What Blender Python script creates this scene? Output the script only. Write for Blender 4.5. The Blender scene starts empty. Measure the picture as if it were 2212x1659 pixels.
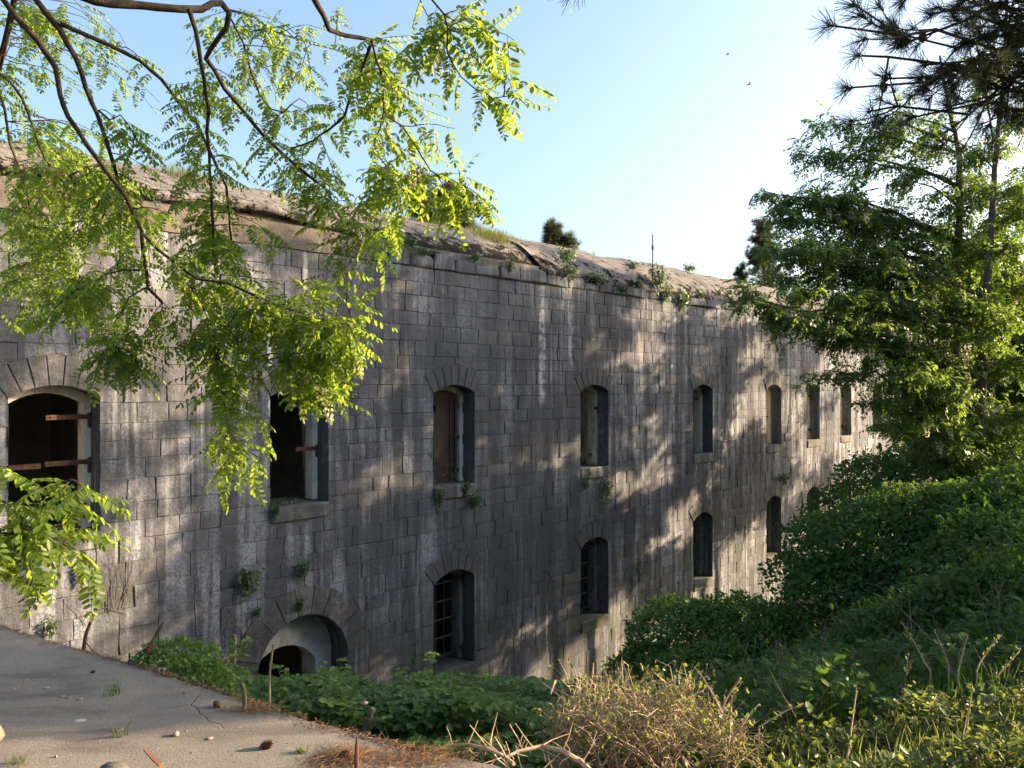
import bpy, math, random
import numpy as np
from mathutils import Vector, Matrix, noise
from mathutils.geometry import tessellate_polygon

random.seed(7); rng = np.random.default_rng(7)
scene = bpy.context.scene
col = scene.collection
R = math.radians
E = 7.6                                   # eye height above the ditch floor
F = 1728.0                                # focal length in pixels of a 2212 px wide picture

# ---------------------------------------------------------------- camera, sky, sun, exposure
cam_d = bpy.data.cameras.new('camera'); cam = bpy.data.objects.new('camera', cam_d); col.objects.link(cam)
cam_d.sensor_width = 36.0; cam_d.lens = 36.0 * F / 2212.0
cam_d.clip_start = 0.05; cam_d.clip_end = 3000
cam.location = (0, 0, E); cam.rotation_euler = (R(90), 0, 0)
scene.camera = cam

SUN_EL, SUN_AZ = R(16.0), R(11.0)         # azimuth: degrees in front of straight right (+X towards +Y)
sun_dir = Vector((math.cos(SUN_EL) * math.cos(SUN_AZ), math.cos(SUN_EL) * math.sin(SUN_AZ), math.sin(SUN_EL)))
world = bpy.data.worlds.new('World'); scene.world = world; world.use_nodes = True
wn = world.node_tree; wn.nodes.clear()
w_out = wn.nodes.new('ShaderNodeOutputWorld'); w_bg = wn.nodes.new('ShaderNodeBackground'); w_sky = wn.nodes.new('ShaderNodeTexSky')
w_sky.sky_type = 'NISHITA'; w_sky.sun_disc = False
w_sky.sun_elevation = SUN_EL; w_sky.sun_rotation = R(90) - SUN_AZ
w_sky.air_density = 1.0; w_sky.dust_density = 4.5; w_sky.ozone_density = 2.1
w_bg.inputs['Strength'].default_value = 0.12
wn.links.new(w_sky.outputs[0], w_bg.inputs[0]); wn.links.new(w_bg.outputs[0], w_out.inputs[0])
sun_l = bpy.data.lights.new('sun', 'SUN'); sun = bpy.data.objects.new('sun', sun_l); col.objects.link(sun)
sun_l.energy = 5.0; sun_l.angle = R(0.55); sun_l.color = (1.0, 0.74, 0.46)
sun.rotation_euler = sun_dir.to_track_quat('Z', 'Y').to_euler(); sun.location = (30, 6, 25)
scene.view_settings.view_transform = 'Standard'; scene.view_settings.look = 'None'
scene.view_settings.gamma = 1.0; scene.view_settings.exposure = 2.0
scene.cycles.max_bounces = 6; scene.cycles.transparent_max_bounces = 4

# ---------------------------------------------------------------- small helpers
def P(px, py, Y):                         # picture point (2212 px wide) at distance Y from the camera plane
    return Vector(((px - 1106.0) / F * Y, Y, E - (py - 829.5) / F * Y))
TH = R(42.9); D_WALL = 12.05
wd = Vector((math.sin(TH), math.cos(TH), 0)); wnrm = Vector((math.cos(TH), -math.sin(TH), 0))
P0 = -D_WALL * wnrm
def wall_s(px):
    t = (px - 1106.0) / F
    Y = -D_WALL / (t * wnrm.x + wnrm.y)
    return t * Y * wd.x + Y * wd.y, Y
def wall_pt(px, py):                      # (s, z) on the wall plane
    s, Y = wall_s(px)
    return s, E - (py - 829.5) / F * Y
def u_of(x, y): return x * wnrm.x + y * wnrm.y + D_WALL
GU = [-400, -10.6, -9.7, 1.2, 2.0, 4.0, 6.0, 8.0, 9.0, 10.0, 11.0, 12.0, 15.0, 400]
GZ = [E-1.6, E-1.6, 0.0, 0.05, 0.5, 2.1, 3.55, 4.75, 5.1, 5.4, 5.7, 5.9, 5.95, 5.95]
def ground_z(x, y):
    u = x * wnrm.x + y * wnrm.y + D_WALL
    u = np.where(u > 1.5, np.maximum(1.5, u - 0.22 * np.clip(y - 4.2, 0, 9) * np.clip((x - 0.5) / 2.0, 0, 1)), u)
    z = np.interp(u, GU, GZ)
    s = x * wd.x + y * wd.y
    k = np.clip((s - 46.0) / 10.0, 0, 1); k = k * k * (3 - 2 * k)
    z = z * (1 - k) + (E - 1.6) * k
    k2 = np.clip((-14 - s) / 10.0, 0, 1)
    return z * (1 - k2) + (E - 1.6) * k2

def tag(o, label=None, cat=None, group=None, kind=None):
    if label: o['label'] = label
    if cat: o['category'] = cat
    if group: o['group'] = group
    if kind: o['kind'] = kind
    return o
def empty(name, loc=(0, 0, 0), rz=0.0):
    o = bpy.data.objects.new(name, None); col.objects.link(o)
    o.location = loc; o.rotation_euler = (0, 0, rz); o.empty_display_size = 0.2
    return o
def link(name, me, mat=None, parent=None, local=False):
    """local=False: the mesh is in world coordinates and keeps them under its parent."""
    o = bpy.data.objects.new(name, me); col.objects.link(o)
    if mat is not None and not me.materials: me.materials.append(mat)
    if parent is not None:
        o.parent = parent
        if not local:
            root = parent
            o.matrix_parent_inverse = Matrix.Translation(-root.location) if root.parent is None else Matrix.Identity(4)
    return o
class MB:
    def __init__(self): self.v = []; self.f = []; self.c = []
    def add(self, vs, fs, c=0.5):
        b = len(self.v); self.v.extend(tuple(p) for p in vs); self.f.extend(tuple(i + b for i in f) for f in fs); self.c.extend([c] * len(vs))
    def box(self, lo, hi, c=0.5):
        x0, y0, z0 = lo; x1, y1, z1 = hi
        self.add([(x0,y0,z0),(x1,y0,z0),(x1,y1,z0),(x0,y1,z0),(x0,y0,z1),(x1,y0,z1),(x1,y1,z1),(x0,y1,z1)],
                 [(0,3,2,1),(4,5,6,7),(0,1,5,4),(1,2,6,5),(2,3,7,6),(3,0,4,7)], c)
    def tube(self, pts, rad, n=6, cap=True, c=0.5):
        pts = [Vector(p) for p in pts]; vs = []; fs = []
        ref = Vector((0.13, 0.31, 0.94))
        for i, p in enumerate(pts):
            t = (pts[min(i + 1, len(pts) - 1)] - pts[max(i - 1, 0)])
            t = t.normalized() if t.length > 1e-9 else Vector((0, 0, 1))
            a = t.cross(ref)
            if a.length < 0.05: a = t.cross(Vector((1, 0, 0)))
            a.normalize(); b = t.cross(a)
            r = rad[i] if hasattr(rad, '__len__') else rad
            for k in range(n):
                an = 2 * math.pi * k / n
                vs.append(p + a * (math.cos(an) * r) + b * (math.sin(an) * r))
        for i in range(len(pts) - 1):
            for k in range(n):
                k2 = (k + 1) % n
                fs.append((i * n + k, i * n + k2, (i + 1) * n + k2, (i + 1) * n + k))
        if cap:
            fs.append(tuple(range(n - 1, -1, -1))); fs.append(tuple((len(pts) - 1) * n + k for k in range(n)))
        self.add(vs, fs, c)
    def mesh(self, name, smooth=False):
        me = bpy.data.meshes.new(name); me.from_pydata(self.v, [], self.f)
        a = me.attributes.new('rnd', 'FLOAT', 'POINT'); a.data.foreach_set('value', np.asarray(self.c, dtype=np.float32))
        if smooth: me.polygons.foreach_set('use_smooth', [True] * len(me.polygons))
        me.update(); return me
    def build(self, name, mat, parent=None, local=False, smooth=False):
        return link(name, self.mesh(name, smooth), mat, parent, local)
def mesh_np(name, V, Q, rnd=None):        # quads only
    me = bpy.data.meshes.new(name); n = len(V); m = len(Q)
    me.vertices.add(n); me.vertices.foreach_set('co', np.asarray(V, dtype=np.float32).ravel())
    me.loops.add(m * 4); me.loops.foreach_set('vertex_index', np.asarray(Q, dtype=np.int32).ravel())
    me.polygons.add(m)
    me.polygons.foreach_set('loop_start', np.arange(0, m * 4, 4, dtype=np.int32))
    if rnd is not None:
        a = me.attributes.new('rnd', 'FLOAT', 'POINT'); a.data.foreach_set('value', np.asarray(rnd, dtype=np.float32))
    me.update(calc_edges=True); me.validate(); return me
def nrm(a): return a / np.maximum(np.linalg.norm(a, axis=-1, keepdims=True), 1e-9)
def frames(dirs, ups):
    x = nrm(dirs); y = nrm(np.cross(ups, x)); z = np.cross(x, y)
    return np.stack([x, y, z], axis=-1)   # columns
def scatter(T, pos, dirs, ups, scl, c=None):
    """copies template T=(verts, quads, rnd) to every position; returns arrays"""
    tv, tq, tr = T; N = len(pos); M = frames(dirs, ups)
    V = np.einsum('nij,kj->nki', M, tv) * np.asarray(scl).reshape(N, 1, 1) + pos[:, None, :]
    Q = tq[None] + (np.arange(N) * len(tv))[:, None, None]
    if c is None: c = rng.random(N)
    C = np.clip(c[:, None] + (tr[None] - 0.5) * 0.35, 0, 1)
    return V.reshape(-1, 3), Q.reshape(-1, 4), C.ravel()
def joinarr(L):
    vs, qs, cs = [], [], []; b = 0
    for V, Q, C in L:
        vs.append(V); qs.append(Q + b); cs.append(C); b += len(V)
    return np.concatenate(vs), np.concatenate(qs), np.concatenate(cs)

# ---------------------------------------------------------------- materials
class N:
    def __init__(self, name):
        self.m = bpy.data.materials.new(name); self.m.use_nodes = True; self.t = self.m.node_tree; self.t.nodes.clear()
        self.out = self.t.nodes.new('ShaderNodeOutputMaterial')
    def n(self, ty, **kw):
        x = self.t.nodes.new(ty)
        for k, v in kw.items(): setattr(x, k, v)
        return x
    def l(self, a, b): self.t.links.new(a, b)
    def set(self, sock, v):
        if hasattr(v, 'is_output') or isinstance(v, bpy.types.NodeSocket): self.l(v, sock)
        else:
            if hasattr(sock.default_value, '__len__') and len(sock.default_value) == 4 and len(v) == 3: v = (*v, 1.0)
            sock.default_value = v
    def coord(self, which='Object'): return self.n('ShaderNodeTexCoord').outputs[which]
    def map(self, vec, scale=(1, 1, 1), loc=(0, 0, 0)):
        x = self.n('ShaderNodeMapping'); self.l(vec, x.inputs['Vector']); x.inputs['Scale'].default_value = scale; x.inputs['Location'].default_value = loc
        return x.outputs[0]
    def noise(self, vec, scale=5, detail=4, rough=0.55, dist=0.0):
        x = self.n('ShaderNodeTexNoise'); self.l(vec, x.inputs['Vector']); x.inputs['Scale'].default_value = scale
        x.inputs['Detail'].default_value = detail; x.inputs['Roughness'].default_value = rough; x.inputs['Distortion'].default_value = dist
        return x.outputs['Fac']
    def voro(self, vec, scale=5, feature='F1'):
        x = self.n('ShaderNodeTexVoronoi'); x.feature = feature; self.l(vec, x.inputs['Vector']); x.inputs['Scale'].default_value = scale
        return x.outputs['Distance']
    def ramp(self, fac, a, b, lo=0.0, hi=1.0):
        x = self.n('ShaderNodeMapRange'); x.interpolation_type = 'SMOOTHSTEP'; self.set(x.inputs[0], fac)
        x.inputs[1].default_value = a; x.inputs[2].default_value = b; x.inputs[3].default_value = lo; x.inputs[4].default_value = hi
        return x.outputs[0]
    def math(self, op, a, b=0.0, clamp=False):
        x = self.n('ShaderNodeMath'); x.operation = op; x.use_clamp = clamp; self.set(x.inputs[0], a); self.set(x.inputs[1], b); return x.outputs[0]
    def mix(self, fac, a, b, mode='MIX'):
        x = self.n('ShaderNodeMix'); x.data_type = 'RGBA'; x.blend_type = mode; self.set(x.inputs[0], fac); self.set(x.inputs[6], a); self.set(x.inputs[7], b)
        return x.outputs[2]
    def attr(self, name='rnd'): 
        x = self.n('ShaderNodeAttribute'); x.attribute_name = name; return x.outputs['Fac']
    def sep(self, vec):
        x = self.n('ShaderNodeSeparateXYZ'); self.l(vec, x.inputs[0]); return x.outputs
    def bump(self, h, strength=0.5, dist=0.02, normal=None):
        x = self.n('ShaderNodeBump'); self.l(h, x.inputs['Height']); x.inputs['Strength'].default_value = strength; x.inputs['Distance'].default_value = dist
        if normal is not None: self.l(normal, x.inputs['Normal'])
        return x.outputs[0]
    def surf(self, color, rough=0.9, bump=None, spec=0.2, metal=0.0):
        b = self.n('ShaderNodeBsdfPrincipled'); self.set(b.inputs['Base Color'], color); self.set(b.inputs['Roughness'], rough)
        b.inputs['Specular IOR Level'].default_value = spec; b.inputs['Metallic'].default_value = metal
        if bump is not None: self.l(bump, b.inputs['Normal'])
        self.l(b.outputs[0], self.out.inputs[0]); return self.m

def stone_mat(name, base_a, base_b, streak=0.8, moss=0.5, stains=()):
    n = N(name); v = n.coord(); t = n.attr('rnd'); xyz = n.sep(v)
    c = n.mix(t, base_a, base_b)
    sp = n.noise(v, 26, 6, 0.7); c = n.mix(n.ramp(sp, 0.36, 0.66), n.mix(0.75, c, (0.07, 0.067, 0.06)), c)
    sp2 = n.noise(v, 7, 5, 0.65); c = n.mix(n.ramp(sp2, 0.35, 0.7, 0.0, 0.55), c, n.mix(0.5, c, (0.42, 0.40, 0.385)))
    # rain streaks, long in z
    k = n.noise(n.map(v, (2.6, 2.6, 0.16)), 1.0, 6, 0.62, 0.4)
    k2 = n.noise(n.map(v, (9, 9, 0.55), (3, 0, 7)), 1.0, 5, 0.6)
    dark = n.math('MULTIPLY', n.ramp(n.math('ADD', n.math('MULTIPLY', k, 0.7), n.math('MULTIPLY', k2, 0.3)), 0.42, 0.55), streak)
    c = n.mix(dark, c, (0.046, 0.048, 0.055))
    wk = n.noise(n.map(v, (5.0, 5.0, 0.22), (11, 3, 2)), 1.0, 5, 0.6)
    c = n.mix(n.math('MULTIPLY', n.ramp(wk, 0.58, 0.72), 0.65), c, (0.48, 0.485, 0.50))
    # big dull patches; tree shade is painted in as extra darkening mid-wall
    bp = n.math('ADD', n.noise(n.map(v, (1, 1, 1), (13.0, 0, 4.0)), 0.45, 4, 0.6), n.ramp(n.math('ABSOLUTE', n.math('SUBTRACT', xyz[0], 12.0)), 7.0, 2.0, -0.05, 0.07)); c = n.mix(n.ramp(bp, 0.42, 0.62, 0.0, 0.68), c, (0.072, 0.075, 0.084))
    # green algae low on the wall
    if moss > 0:
        g = n.math('MULTIPLY', n.ramp(xyz[2], E - 2.5, 1.5), n.ramp(n.noise(v, 1.6, 5, 0.7), 0.38, 0.62)); g = n.math('MULTIPLY', g, moss)
        c = n.mix(g, c, (0.075, 0.09, 0.04))
    for (s0, w0, z0, z1, colr, amt) in stains:
        dx = n.math('ABSOLUTE', n.math('SUBTRACT', n.math('ADD', xyz[0], n.math('MULTIPLY', n.math('SUBTRACT', k2, 0.5), w0 * 1.5)), s0))
        m = n.math('MULTIPLY', n.ramp(dx, w0, w0 * 0.35), n.math('MULTIPLY', n.ramp(xyz[2], z0 - 0.25, z0 + 0.1), n.ramp(xyz[2], z1 + 0.1, z1 - 0.15)))
        m = n.math('MULTIPLY', n.math('MULTIPLY', m, n.ramp(n.math('ADD', n.math('MULTIPLY', sp2, 0.6), n.math('MULTIPLY', k2, 0.5)), 0.46, 0.64, 0.0, 1.0)), amt)
        c = n.mix(m, c, colr)
    h = n.math('ADD', n.math('MULTIPLY', sp, 0.8), n.math('ADD', n.math('MULTIPLY', n.noise(v, 70, 4, 0.7), 0.25), n.math('MULTIPLY', sp2, 0.8)))
    return n.surf(c, 0.93, n.bump(h, 0.85, 0.022), 0.15)
def wz(px, py): return wall_pt(px, py)
sA, zA = wz(552, 650); _, zA1 = wz(552, 780); sB, zB = wz(568, 750); _, zB1 = wz(568, 880)
sC = wz(1090, 750); sD = wz(1165, 640)
STAINS = ((sA, 0.17, zA1 - 0.6, zA, (0.02, 0.02, 0.02), 0.95), (sB + 0.12, 0.06, zB1, zB + 0.35, (0.62, 0.62, 0.6), 0.9),
          (sA - 0.25, 0.04, zA1 - 0.9, zA - 0.1, (0.55, 0.55, 0.53), 0.8),
          (wz(1170, 650)[0], 0.16, wz(1170, 860)[1], wz(1170, 610)[1], (0.55, 0.55, 0.54), 0.7),
          (wz(1232, 650)[0], 0.13, wz(1232, 780)[1], wz(1232, 640)[1], (0.5, 0.5, 0.49), 0.6),
          (wz(300, 690)[0], 0.35, wz(300, 1000)[1], wz(300, 640)[1], (0.06, 0.055, 0.05), 0.6),
          (wz(860, 690)[0], 0.4, wz(860, 1300)[1], wz(860, 580)[1], (0.05, 0.05, 0.05), 0.55),
          (wz(1340, 690)[0], 0.5, wz(1340, 1200)[1], wz(1340, 640)[1], (0.05, 0.05, 0.05), 0.55))
M_STONE = stone_mat('limestone', (0.315, 0.342, 0.420), (0.165, 0.182, 0.232), 0.76, 0.28, STAINS)
M_VOUS = stone_mat('dark_limestone', (0.138, 0.143, 0.157), (0.098, 0.102, 0.113), 0.6, 0.4)
M_SILL = stone_mat('sill_stone', (0.17, 0.17, 0.165), (0.125, 0.127, 0.12), 0.5, 0.6)
def mortar():
    n = N('mortar'); v = n.coord(); f = n.noise(v, 3, 5, 0.7)
    c = n.mix(n.ramp(f, 0.4, 0.66), (0.085, 0.083, 0.084), (0.185, 0.172, 0.160))
    return n.surf(c, 0.95, n.bump(n.noise(v, 40, 4), 0.6, 0.01))
M_MORTAR = mortar()
def roof_mat():
    n = N('weathered_concrete'); v = n.coord(); xyz = n.sep(v)
    c = n.mix(n.ramp(n.noise(v, 1.3, 6, 0.65), 0.35, 0.68), (0.170, 0.158, 0.150), (0.095, 0.093, 0.095))
    c = n.mix(n.ramp(n.noise(v, 14, 5, 0.7), 0.40, 0.7, 0.0, 0.6), c, (0.27, 0.255, 0.24))
    k = n.noise(n.map(v, (1.2, 1.0, 1.0), (4, 2, 0)), 3.4, 12, 0.74, 0.15)
    low = n.ramp(xyz[2], E + 3.45, E + 2.55)
    here = n.math('MULTIPLY', n.ramp(xyz[0], 8.0, 10.5), n.ramp(xyz[0], 15.0, 13.0))
    moss = n.ramp(n.math('ADD', k, n.math('MULTIPLY', low, n.math('ADD', 0.07, n.math('MULTIPLY', here, 0.13)))), 0.575, 0.60)
    tiny = n.ramp(n.noise(v, 9, 6, 0.75), 0.60, 0.66)
    moss = n.math('MAXIMUM', moss, n.math('MULTIPLY', tiny, n.math('ADD', 0.25, n.math('MULTIPLY', low, 0.6))))
    mc = n.mix(n.noise(v, 6, 4), (0.008, 0.007, 0.006), (0.024, 0.018, 0.010))
    c = n.mix(moss, c, mc)
    h = n.math('ADD', n.math('MULTIPLY', n.noise(v, 9, 7, 0.72), 1.0), n.math('MULTIPLY', moss, 0.5))
    return n.surf(c, 0.95, n.bump(h, 0.9, 0.05), 0.1)
M_ROOF = roof_mat()
def simple(name, a, b, scale=8, rough=0.85, bump=0.4, bdist=0.01, spec=0.2, metal=0.0, stain=None, coord='Object'):
    n = N(name); v = n.coord(coord); f = n.noise(v, scale, 6, 0.65)
    c = n.mix(n.ramp(f, 0.32, 0.68), a, b)
    if stain: c = n.mix(n.ramp(n.noise(n.map(v, (1, 1, 0.35), (5, 2, 9)), scale * 0.45, 6, 0.7), 0.5, 0.66), c, stain)
    return n.surf(c, rough, n.bump(n.noise(v, scale * 5, 5, 0.7), bump, bdist), spec, metal)
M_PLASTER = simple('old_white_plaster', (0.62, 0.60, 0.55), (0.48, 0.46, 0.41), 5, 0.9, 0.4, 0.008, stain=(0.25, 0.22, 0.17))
M_PLASTER2 = simple('grey_plaster', (0.26, 0.255, 0.23), (0.17, 0.165, 0.15), 5, 0.9, 0.4, 0.008, stain=(0.10, 0.095, 0.075))  # darker plaster for the lower window frames
M_FRIEZE = simple('grey_render', (0.135, 0.118, 0.105), (0.095, 0.086, 0.080), 2.6, 0.95, 0.9, 0.03, stain=(0.06, 0.055, 0.05))
M_LUNETTE = simple('limewash', (0.58, 0.585, 0.585), (0.40, 0.40, 0.40), 3.2, 0.92, 0.5, 0.012, stain=(0.28, 0.25, 0.21))
M_ROOM = simple('room_plaster', (0.30, 0.28, 0.25), (0.20, 0.19, 0.17), 2.0, 0.95, 0.3)
M_RUST = simple('rusty_iron', (0.060, 0.030, 0.021), (0.105, 0.050, 0.032), 9, 0.8, 0.5, 0.004, 0.3, 0.0, stain=(0.05, 0.035, 0.03))
M_RUST2 = simple('rusted_sheet_iron', (0.035, 0.026, 0.025), (0.058, 0.034, 0.028), 3, 0.75, 0.35, 0.004, 0.3, 0.0, stain=(0.045, 0.035, 0.035))
M_GRILLE = simple('dark_grille_iron', (0.09, 0.08, 0.06), (0.06, 0.05, 0.04), 9, 0.7, 0.3, 0.003, 0.3)
M_BARK = simple('locust_bark', (0.022, 0.017, 0.013), (0.062, 0.048, 0.033), 22, 0.9, 0.9, 0.006)
M_TRUNK = simple('grey_bark', (0.07, 0.055, 0.045), (0.13, 0.11, 0.09), 12, 0.9, 0.8, 0.012)
M_PBARK = simple('pine_bark', (0.05, 0.036, 0.028), (0.11, 0.08, 0.06), 14, 0.9, 0.8, 0.01)
M_TWIG = simple('dry_twig', (0.46, 0.36, 0.26), (0.28, 0.20, 0.135), 30, 0.85, 0.4, 0.002)
M_STEM = simple('green_stem', (0.10, 0.10, 0.04), (0.16, 0.12, 0.06), 20, 0.8, 0.3, 0.002)
M_CONE = simple('pine_cone', (0.16, 0.085, 0.045), (0.09, 0.05, 0.03), 40, 0.8, 0.4, 0.002)
M_PEBBLE = simple('pebble', (0.27, 0.23, 0.185), (0.18, 0.155, 0.13), 30, 0.9, 0.4, 0.003)
M_DARKROCK = simple('dark_rock', (0.07, 0.065, 0.06), (0.12, 0.11, 0.10), 12, 0.9, 0.6, 0.006)
M_STAKE = simple('weathered_wood', (0.10, 0.08, 0.06), (0.16, 0.13, 0.10), 16, 0.9, 0.6, 0.004)
def slab_mat():
    n = N('slab_concrete'); v = n.coord()
    c = n.mix(n.ramp(n.noise(v, 1.1, 6, 0.62), 0.33, 0.68), (0.255, 0.230, 0.198), (0.165, 0.152, 0.138))
    st = n.noise(n.map(v, (0.7, 2.4, 1)), 1.6, 6, 0.65, 0.5); c = n.mix(n.ramp(st, 0.44, 0.64, 0, 0.75), c, (0.105, 0.095, 0.085))
    g = n.noise(v, 90, 5, 0.75); c = n.mix(n.ramp(g, 0.35, 0.62, 0.55, 0.0), c, (0.09, 0.08, 0.07))
    sp = n.noise(v, 28, 3, 0.6); c = n.mix(n.ramp(sp, 0.66, 0.71, 0, 0.6), c, (0.42, 0.38, 0.33))
    li = n.voro(n.map(v, (1.0, 1.5, 1)), 2.3); lm = n.math('MULTIPLY', n.ramp(li, 0.075, 0.055), n.ramp(n.noise(v, 1.9, 2), 0.5, 0.56))
    c = n.mix(n.math('MULTIPLY', lm, 0.8), c, (0.50, 0.49, 0.46))
    dv = n.n('ShaderNodeMix'); dv.data_type = 'VECTOR'; dv.inputs[0].default_value = 0.22
    nz = n.n('ShaderNodeTexNoise'); n.l(v, nz.inputs['Vector']); nz.inputs['Scale'].default_value = 2.0; nz.inputs['Detail'].default_value = 6
    n.l(v, dv.inputs[4]); n.l(nz.outputs['Color'], dv.inputs[5])
    cr = n.voro(dv.outputs[1], 1.1, 'DISTANCE_TO_EDGE'); cm = n.math('MULTIPLY', n.ramp(cr, 0.0045, 0.001), n.ramp(n.noise(v, 0.8, 2), 0.50, 0.60))
    c = n.mix(n.math('MULTIPLY', cm, 0.55), c, (0.06, 0.05, 0.042))
    h = n.math('SUBTRACT', n.math('ADD', g, n.math('MULTIPLY', n.noise(v, 6, 5), 1.2)), n.math('MULTIPLY', cm, 1.5))
    return n.surf(c, 0.95, n.bump(h, 0.6, 0.008), 0.15)
M_SLAB = slab_mat()
def earth_mat():
    n = N('earth_and_grass'); v = n.coord()
    c = n.mix(n.ramp(n.noise(v, 1.5, 6, 0.7), 0.38, 0.62), (0.045, 0.06, 0.02), (0.085, 0.065, 0.04))
    c = n.mix(n.ramp(n.noise(v, 25, 5, 0.7), 0.4, 0.7, 0, 0.7), c, (0.12, 0.09, 0.055))
    return n.surf(c, 0.97, n.bump(n.noise(v, 18, 6, 0.75), 1.0, 0.06), 0.1)
M_EARTH = earth_mat()
def leaf_mat(name, a, b, tr, k=0.42, rough=0.45, spec=0.35):
    n = N(name); t = n.attr('rnd'); c = n.mix(t, a, b)
    p = n.n('ShaderNodeBsdfPrincipled'); n.set(p.inputs['Base Color'], c); p.inputs['Roughness'].default_value = rough; p.inputs['Specular IOR Level'].default_value = spec
    q = n.n('ShaderNodeBsdfTranslucent'); n.set(q.inputs['Color'], n.mix(t, tr, tuple(x * 0.8 for x in tr)))
    m = n.n('ShaderNodeMixShader'); m.inputs[0].default_value = k; n.l(p.outputs[0], m.inputs[1]); n.l(q.outputs[0], m.inputs[2]); n.l(m.outputs[0], n.out.inputs[0])
    return n.m
M_LOC = leaf_mat('locust_leaf', (0.085, 0.130, 0.018), (0.045, 0.085, 0.020), (0.40, 0.55, 0.038), 0.5)
M_LOC2 = leaf_mat('locust_leaf_mature', (0.080, 0.128, 0.028), (0.046, 0.082, 0.023), (0.26, 0.40, 0.045), 0.45)
M_BUSH = leaf_mat('bush_leaf', (0.072, 0.138, 0.030), (0.036, 0.076, 0.020), (0.15, 0.28, 0.035), 0.30, 0.6, 0.2)
M_RBUSH = leaf_mat('lit_bush_leaf', (0.125, 0.215, 0.040), (0.060, 0.120, 0.026), (0.22, 0.38, 0.05), 0.30, 0.6, 0.2)  # lighter copy of bush_leaf; light on the round bush is put into its colour
M_BRAM = leaf_mat('bramble_leaf', (0.105, 0.170, 0.036), (0.050, 0.098, 0.026), (0.21, 0.35, 0.05), 0.30, 0.55, 0.22)
M_WEED = leaf_mat('weed_leaf', (0.11, 0.14, 0.035), (0.065, 0.10, 0.025), (0.34, 0.40, 0.07), 0.40)
M_GRASS = leaf_mat('grass_blade', (0.12, 0.13, 0.04), (0.07, 0.10, 0.03), (0.28, 0.30, 0.08), 0.40)
M_NEED = leaf_mat('pine_needle', (0.035, 0.050, 0.020), (0.060, 0.062, 0.025), (0.08, 0.10, 0.03), 0.2)
M_NEED2 = leaf_mat('far_pine_needle', (0.060, 0.055, 0.040), (0.040, 0.045, 0.030), (0.09, 0.08, 0.05), 0.2)
M_FLOW = leaf_mat('locust_flower', (0.75, 0.72, 0.58), (0.62, 0.58, 0.42), (0.7, 0.65, 0.45), 0.35, 0.6, 0.2)
M_LITTER = leaf_mat('dry_needles', (0.26, 0.16, 0.09), (0.15, 0.09, 0.05), (0.2, 0.12, 0.06), 0.15, 0.8, 0.1)
M_IVYLEAF = leaf_mat('wall_plant_leaf', (0.050, 0.10, 0.025), (0.026, 0.055, 0.018), (0.12, 0.24, 0.04), 0.3, 0.4, 0.4)

# ---------------------------------------------------------------- ground
def axis(lo, hi, step, far):
    a = list(np.arange(lo, hi + 1e-6, step)); g = step
    x = hi
    while x < far: g *= 1.35; x += g; a.append(x)
    x = lo; g = step
    while x > -far: g *= 1.35; x -= g; a.insert(0, x)
    return np.array(a)
ax = axis(-22, 30, 0.45, 900); ay = axis(-6, 45, 0.45, 900)
GX, GY = np.meshgrid(ax, ay); GZZ = ground_z(GX, GY)
nzv = np.array([noise.noise(Vector((x * 0.35, y * 0.35, 3.1))) * 0.16 + noise.noise(Vector((x * 1.3, y * 1.3, 8))) * 0.05 for x, y in zip(GX.ravel(), GY.ravel())]).reshape(GX.shape)
UU = u_of(GX, GY); GZZ = GZZ + nzv * np.clip((UU - 1.0) / 2.0, 0, 1)
nx, ny = len(ax), len(ay)
V = np.stack([GX.ravel(), GY.ravel(), GZZ.ravel()], 1)
ii = (np.arange(ny - 1)[:, None] * nx + np.arange(nx - 1)[None]).ravel()
Q = np.stack([ii, ii + 1, ii + nx + 1, ii + nx], 1)
gm = mesh_np('ground', V, Q); gm.polygons.foreach_set('use_smooth', [True] * len(gm.polygons))
ground = link('ground', gm, M_EARTH); tag(ground, kind='structure')

# ---------------------------------------------------------------- the fort
fort = empty('fort', (P0.x, P0.y, 0), math.atan2(wd.y, wd.x))
tag(fort, 'long grey limestone fort wall with two rows of arched windows and a rounded concrete roof', 'fort')
S0, S1 = -6.0, 44.0; ZTOP = E + 2.29
class Op:
    def __init__(s, cx, a, sill, spring, rise, ext, nv, kind, idx):
        s.cx, s.a, s.sill, s.spring, s.rise, s.e, s.nv, s.kind, s.idx = cx, a, sill, spring, rise, ext, nv, kind, idx
        s.R = (a * a + rise * rise) / (2 * rise); s.zc = spring + rise - s.R
        s.al = math.asin(min(1.0, a / s.R)); s.z1 = s.zc + (s.R + ext) * math.cos(s.al); s.top = s.zc + s.R + ext
    def w(s, z):
        if z <= s.spring or z < s.sill: return s.a
        if z < s.z1 - 1e-6: return s.a + (z - s.spring) * math.tan(s.al)
        d = (s.R + s.e) ** 2 - (z - s.zc) ** 2
        return math.sqrt(d) if d > 0 else 0.0
    def arc(s, n=14, da=0.0, lower=0.0):      # from left spring to right spring; da shrinks the opening
        a = s.a - da; sp = s.spring - lower; r = s.rise * (a / s.a)
        Rr = (a * a + r * r) / (2 * r); zc = sp + r - Rr; al = math.asin(min(1.0, a / Rr))
        return [(s.cx + Rr * math.sin(t), zc + Rr * math.cos(t)) for t in np.linspace(-al, al, n)]
UP = [3.77, 7.60, 11.22, 15.97, 21.30, 26.08, 29.41, 32.62, 36.26, 40.0]
ops = []
ops.append(Op(0.0, 0.57, E - 2.07, E - 0.19, 0.17, 0.42, 7, 'up', -1))
for i, c in enumerate(UP): ops.append(Op(c, 0.57, E - 2.07, E - 0.19, 0.17, 0.42, 7, 'up', i))
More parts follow.
